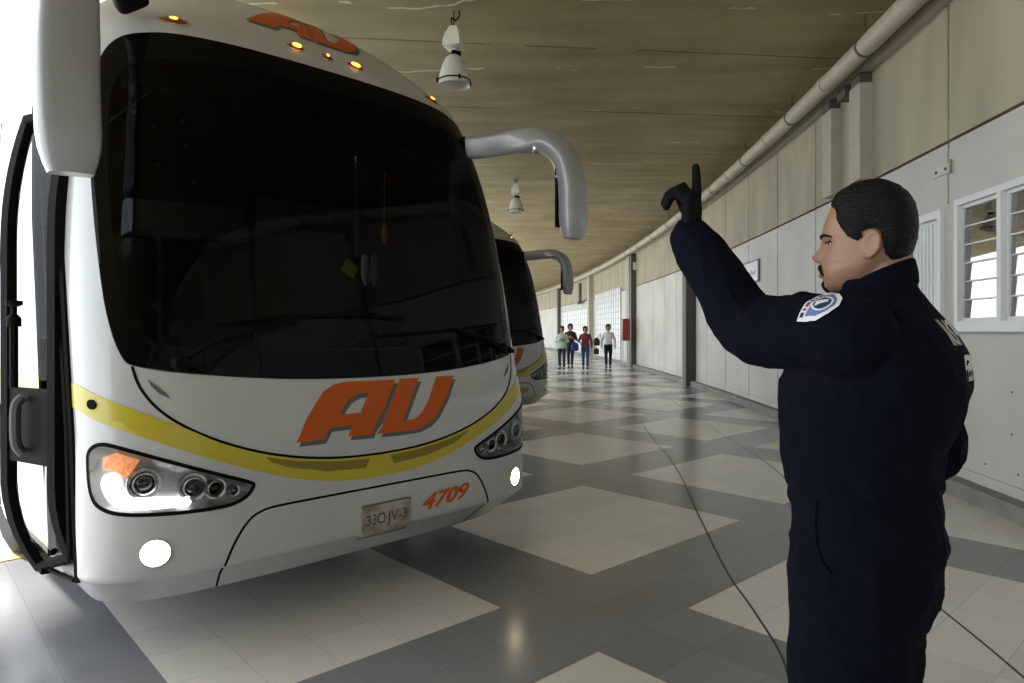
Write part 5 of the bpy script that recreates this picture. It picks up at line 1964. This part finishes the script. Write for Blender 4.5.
def walker(px_, Y, ht, yaw, top, bottom, label, phase=1, bun=False, long_top=0.0, arms='down', shoes='black_rubber'):
    k = ht/1.70
    X = (px_-512)/683*Y
    B = Vector((X, Y, 0))
    F = dirv(yaw); L = Z.cross(F)
    P = lambda f, l, z: B+F*f*k+L*l*k+Z*z*k
    st = 0.13*phase
    oo = dict(Ft=F, Fh=F, base=B, head=P(0.01, 0, 1.565), neck=P(-0.02, 0, 1.42), head_scale=k,
              torso=[(P(0, 0, 0.9), .09, .13), (P(0, 0, 1.1), .09, .12), (P(0, 0, 1.3), .10, .15), (P(-0.01, 0, 1.40), .07, .10)],
              jacket=[(P(0, 0, 0.92-long_top), .120*k, .180*k), (P(0, 0, 1.0), .112*k, .165*k), (P(0, 0, 1.12), .108*k, .150*k), (P(0.01, 0, 1.25), .120*k, .170*k), (P(0, 0, 1.34), .100*k, .160*k), (P(-0.01, 0, 1.40), .080*k, .120*k), (P(-0.015, 0, 1.44), .055*k, .06*k)],
              trouser_top=[(P(0, 0, 0.84), .105*k, .165*k), (P(0, 0, 0.94), .11*k, .165*k), (P(0, 0, 1.02), .10*k, .14*k)],
              legL=(P(0, .085, .88), P(st*0.6+0.03, .085, .48), P(st, .08, .085), (.088*k, .062*k, .048*k)),
              legR=(P(0, -.085, .88), P(-st*0.5+0.03, -.085, .48), P(-st, -.08, .10), (.088*k, .062*k, .048*k)),
              skin=M['skin2'], hair=M['hair'], top=top, trousers=bottom, shoes=M[shoes], hairline=FEM_HAIR, hair_off=0.030, bun=bun,
              poseL=REL, poseR=REL)
    if arms == 'down':
        aL = (P(-0.01, .165, 1.34), P(-0.05-0.06*phase, .245, 1.08), P(0.04-0.08*phase, .26, 0.86))
        aR = (P(-0.01, -.165, 1.34), P(-0.05+0.06*phase, -.245, 1.08), P(0.06+0.08*phase, -.26, 0.86))
    elif arms == 'hold':
        aL = (P(-0.01, .165, 1.34), P(0.0, .25, 1.10), P(0.20, .12, 1.15))
        aR = (P(-0.01, -.165, 1.34), P(0.0, -.25, 1.10), P(0.20, -.10, 1.18))
    else:   # right arm bent over a bag strap, left down
        aL = (P(-0.01, .165, 1.34), P(-0.03, .25, 1.09), P(0.05, .26, 0.86))
        aR = (P(-0.01, -.165, 1.34), P(-0.04, -.26, 1.12), P(0.10, -.22, 1.06))
    for s, a in (('L', aL), ('R', aR)):
        oo['arm'+s] = (*a, (.056*k, .047*k, .036*k))
        U = (a[2]-a[1]).normalized()
        inw = L*(-1 if s == 'L' else 1)
        Pm = (inw-U*inw.dot(U)).normalized()
        W = U.cross(Pm)
        if W.dot(F) < 0: W = -W
        oo['hand'+s] = (U, Pm, W)
    r, _, _ = build_person(oo, voxel=0.010, wrinkle=0.004, detail=False)
    tag(r, label, 'person', 'people walking at the far end of the hall')
    return r, P
walker(561.8, 25.7, 1.60, -92, M['mint'], M['dark_jeans'], 'person in a pale mint jacket with dark jeans, leftmost of the walkers', 1, long_top=0.10, arms='hold')
walker(570.3, 26.9, 1.70, -88, M['dark_cloth'], M['dark_jeans'], 'person in a dark brown top walking just behind the mint jacket', -1, arms='hold')
_, P3 = walker(585.3, 26.0, 1.60, -95, M['maroon'], M['jeans'], 'person in a maroon top and blue jeans with a blue bag', 1, arms='bag')
_, P4 = walker(608.2, 26.6, 1.68, -97, M['white_shirt'], M['black_cloth'], 'person in a white shirt and black trousers, rightmost of the walkers', -1, arms='down')

def bag(name, pos, w, h, m, label, strap_top):
    r = empty(name, pos)
    tag(r, label, 'bag')
    bm = bmesh.new()
    rings = []
    for z, kk in ((-0.5, 0.55), (-0.42, 0.9), (-0.1, 1.0), (0.2, 0.92), (0.42, 0.62), (0.5, 0.4)):
        rings.append(ell_ring(Vector((0, 0, z*h)), Vector((1, 0, 0)), Vector((0, 1, 0)), w/2*kk, 0.075*kk, 18, 0.7))
    loft(bm, rings)
    mesh_obj('bag_body', bm, m, r)
    bm = bmesh.new()
    d = strap_top-Vector(pos)
    tube(bm, catmull([(-w*0.28, 0, h*0.42), d*0.6+Vector((-w*0.22, 0, 0)), d, d*0.6+Vector((w*0.22, 0, 0)), (w*0.28, 0, h*0.42)], 4), 0.012, 6)
    mesh_obj('strap', bm, m, r)
    return r
p = P3(0.14, -0.42, 0.88); bag('handbag', p, 0.30, 0.32, M['blue_bag'], 'blue bag hanging beside the person in maroon', p+Vector((0.08, 0, 0.27)))
p = P3(0.02, 0.44, 0.70); bag('handbag', p, 0.22, 0.24, M['dark_bag'], 'small dark bag carried low on the right of the person in maroon', p+Vector((-0.06, 0, 0.20)))
p = P4(-0.02, -0.45, 1.02); bag('handbag', p, 0.27, 0.30, M['dark_bag'], 'dark shoulder bag of the person in the white shirt', p+Vector((0.14, 0, 0.30)))
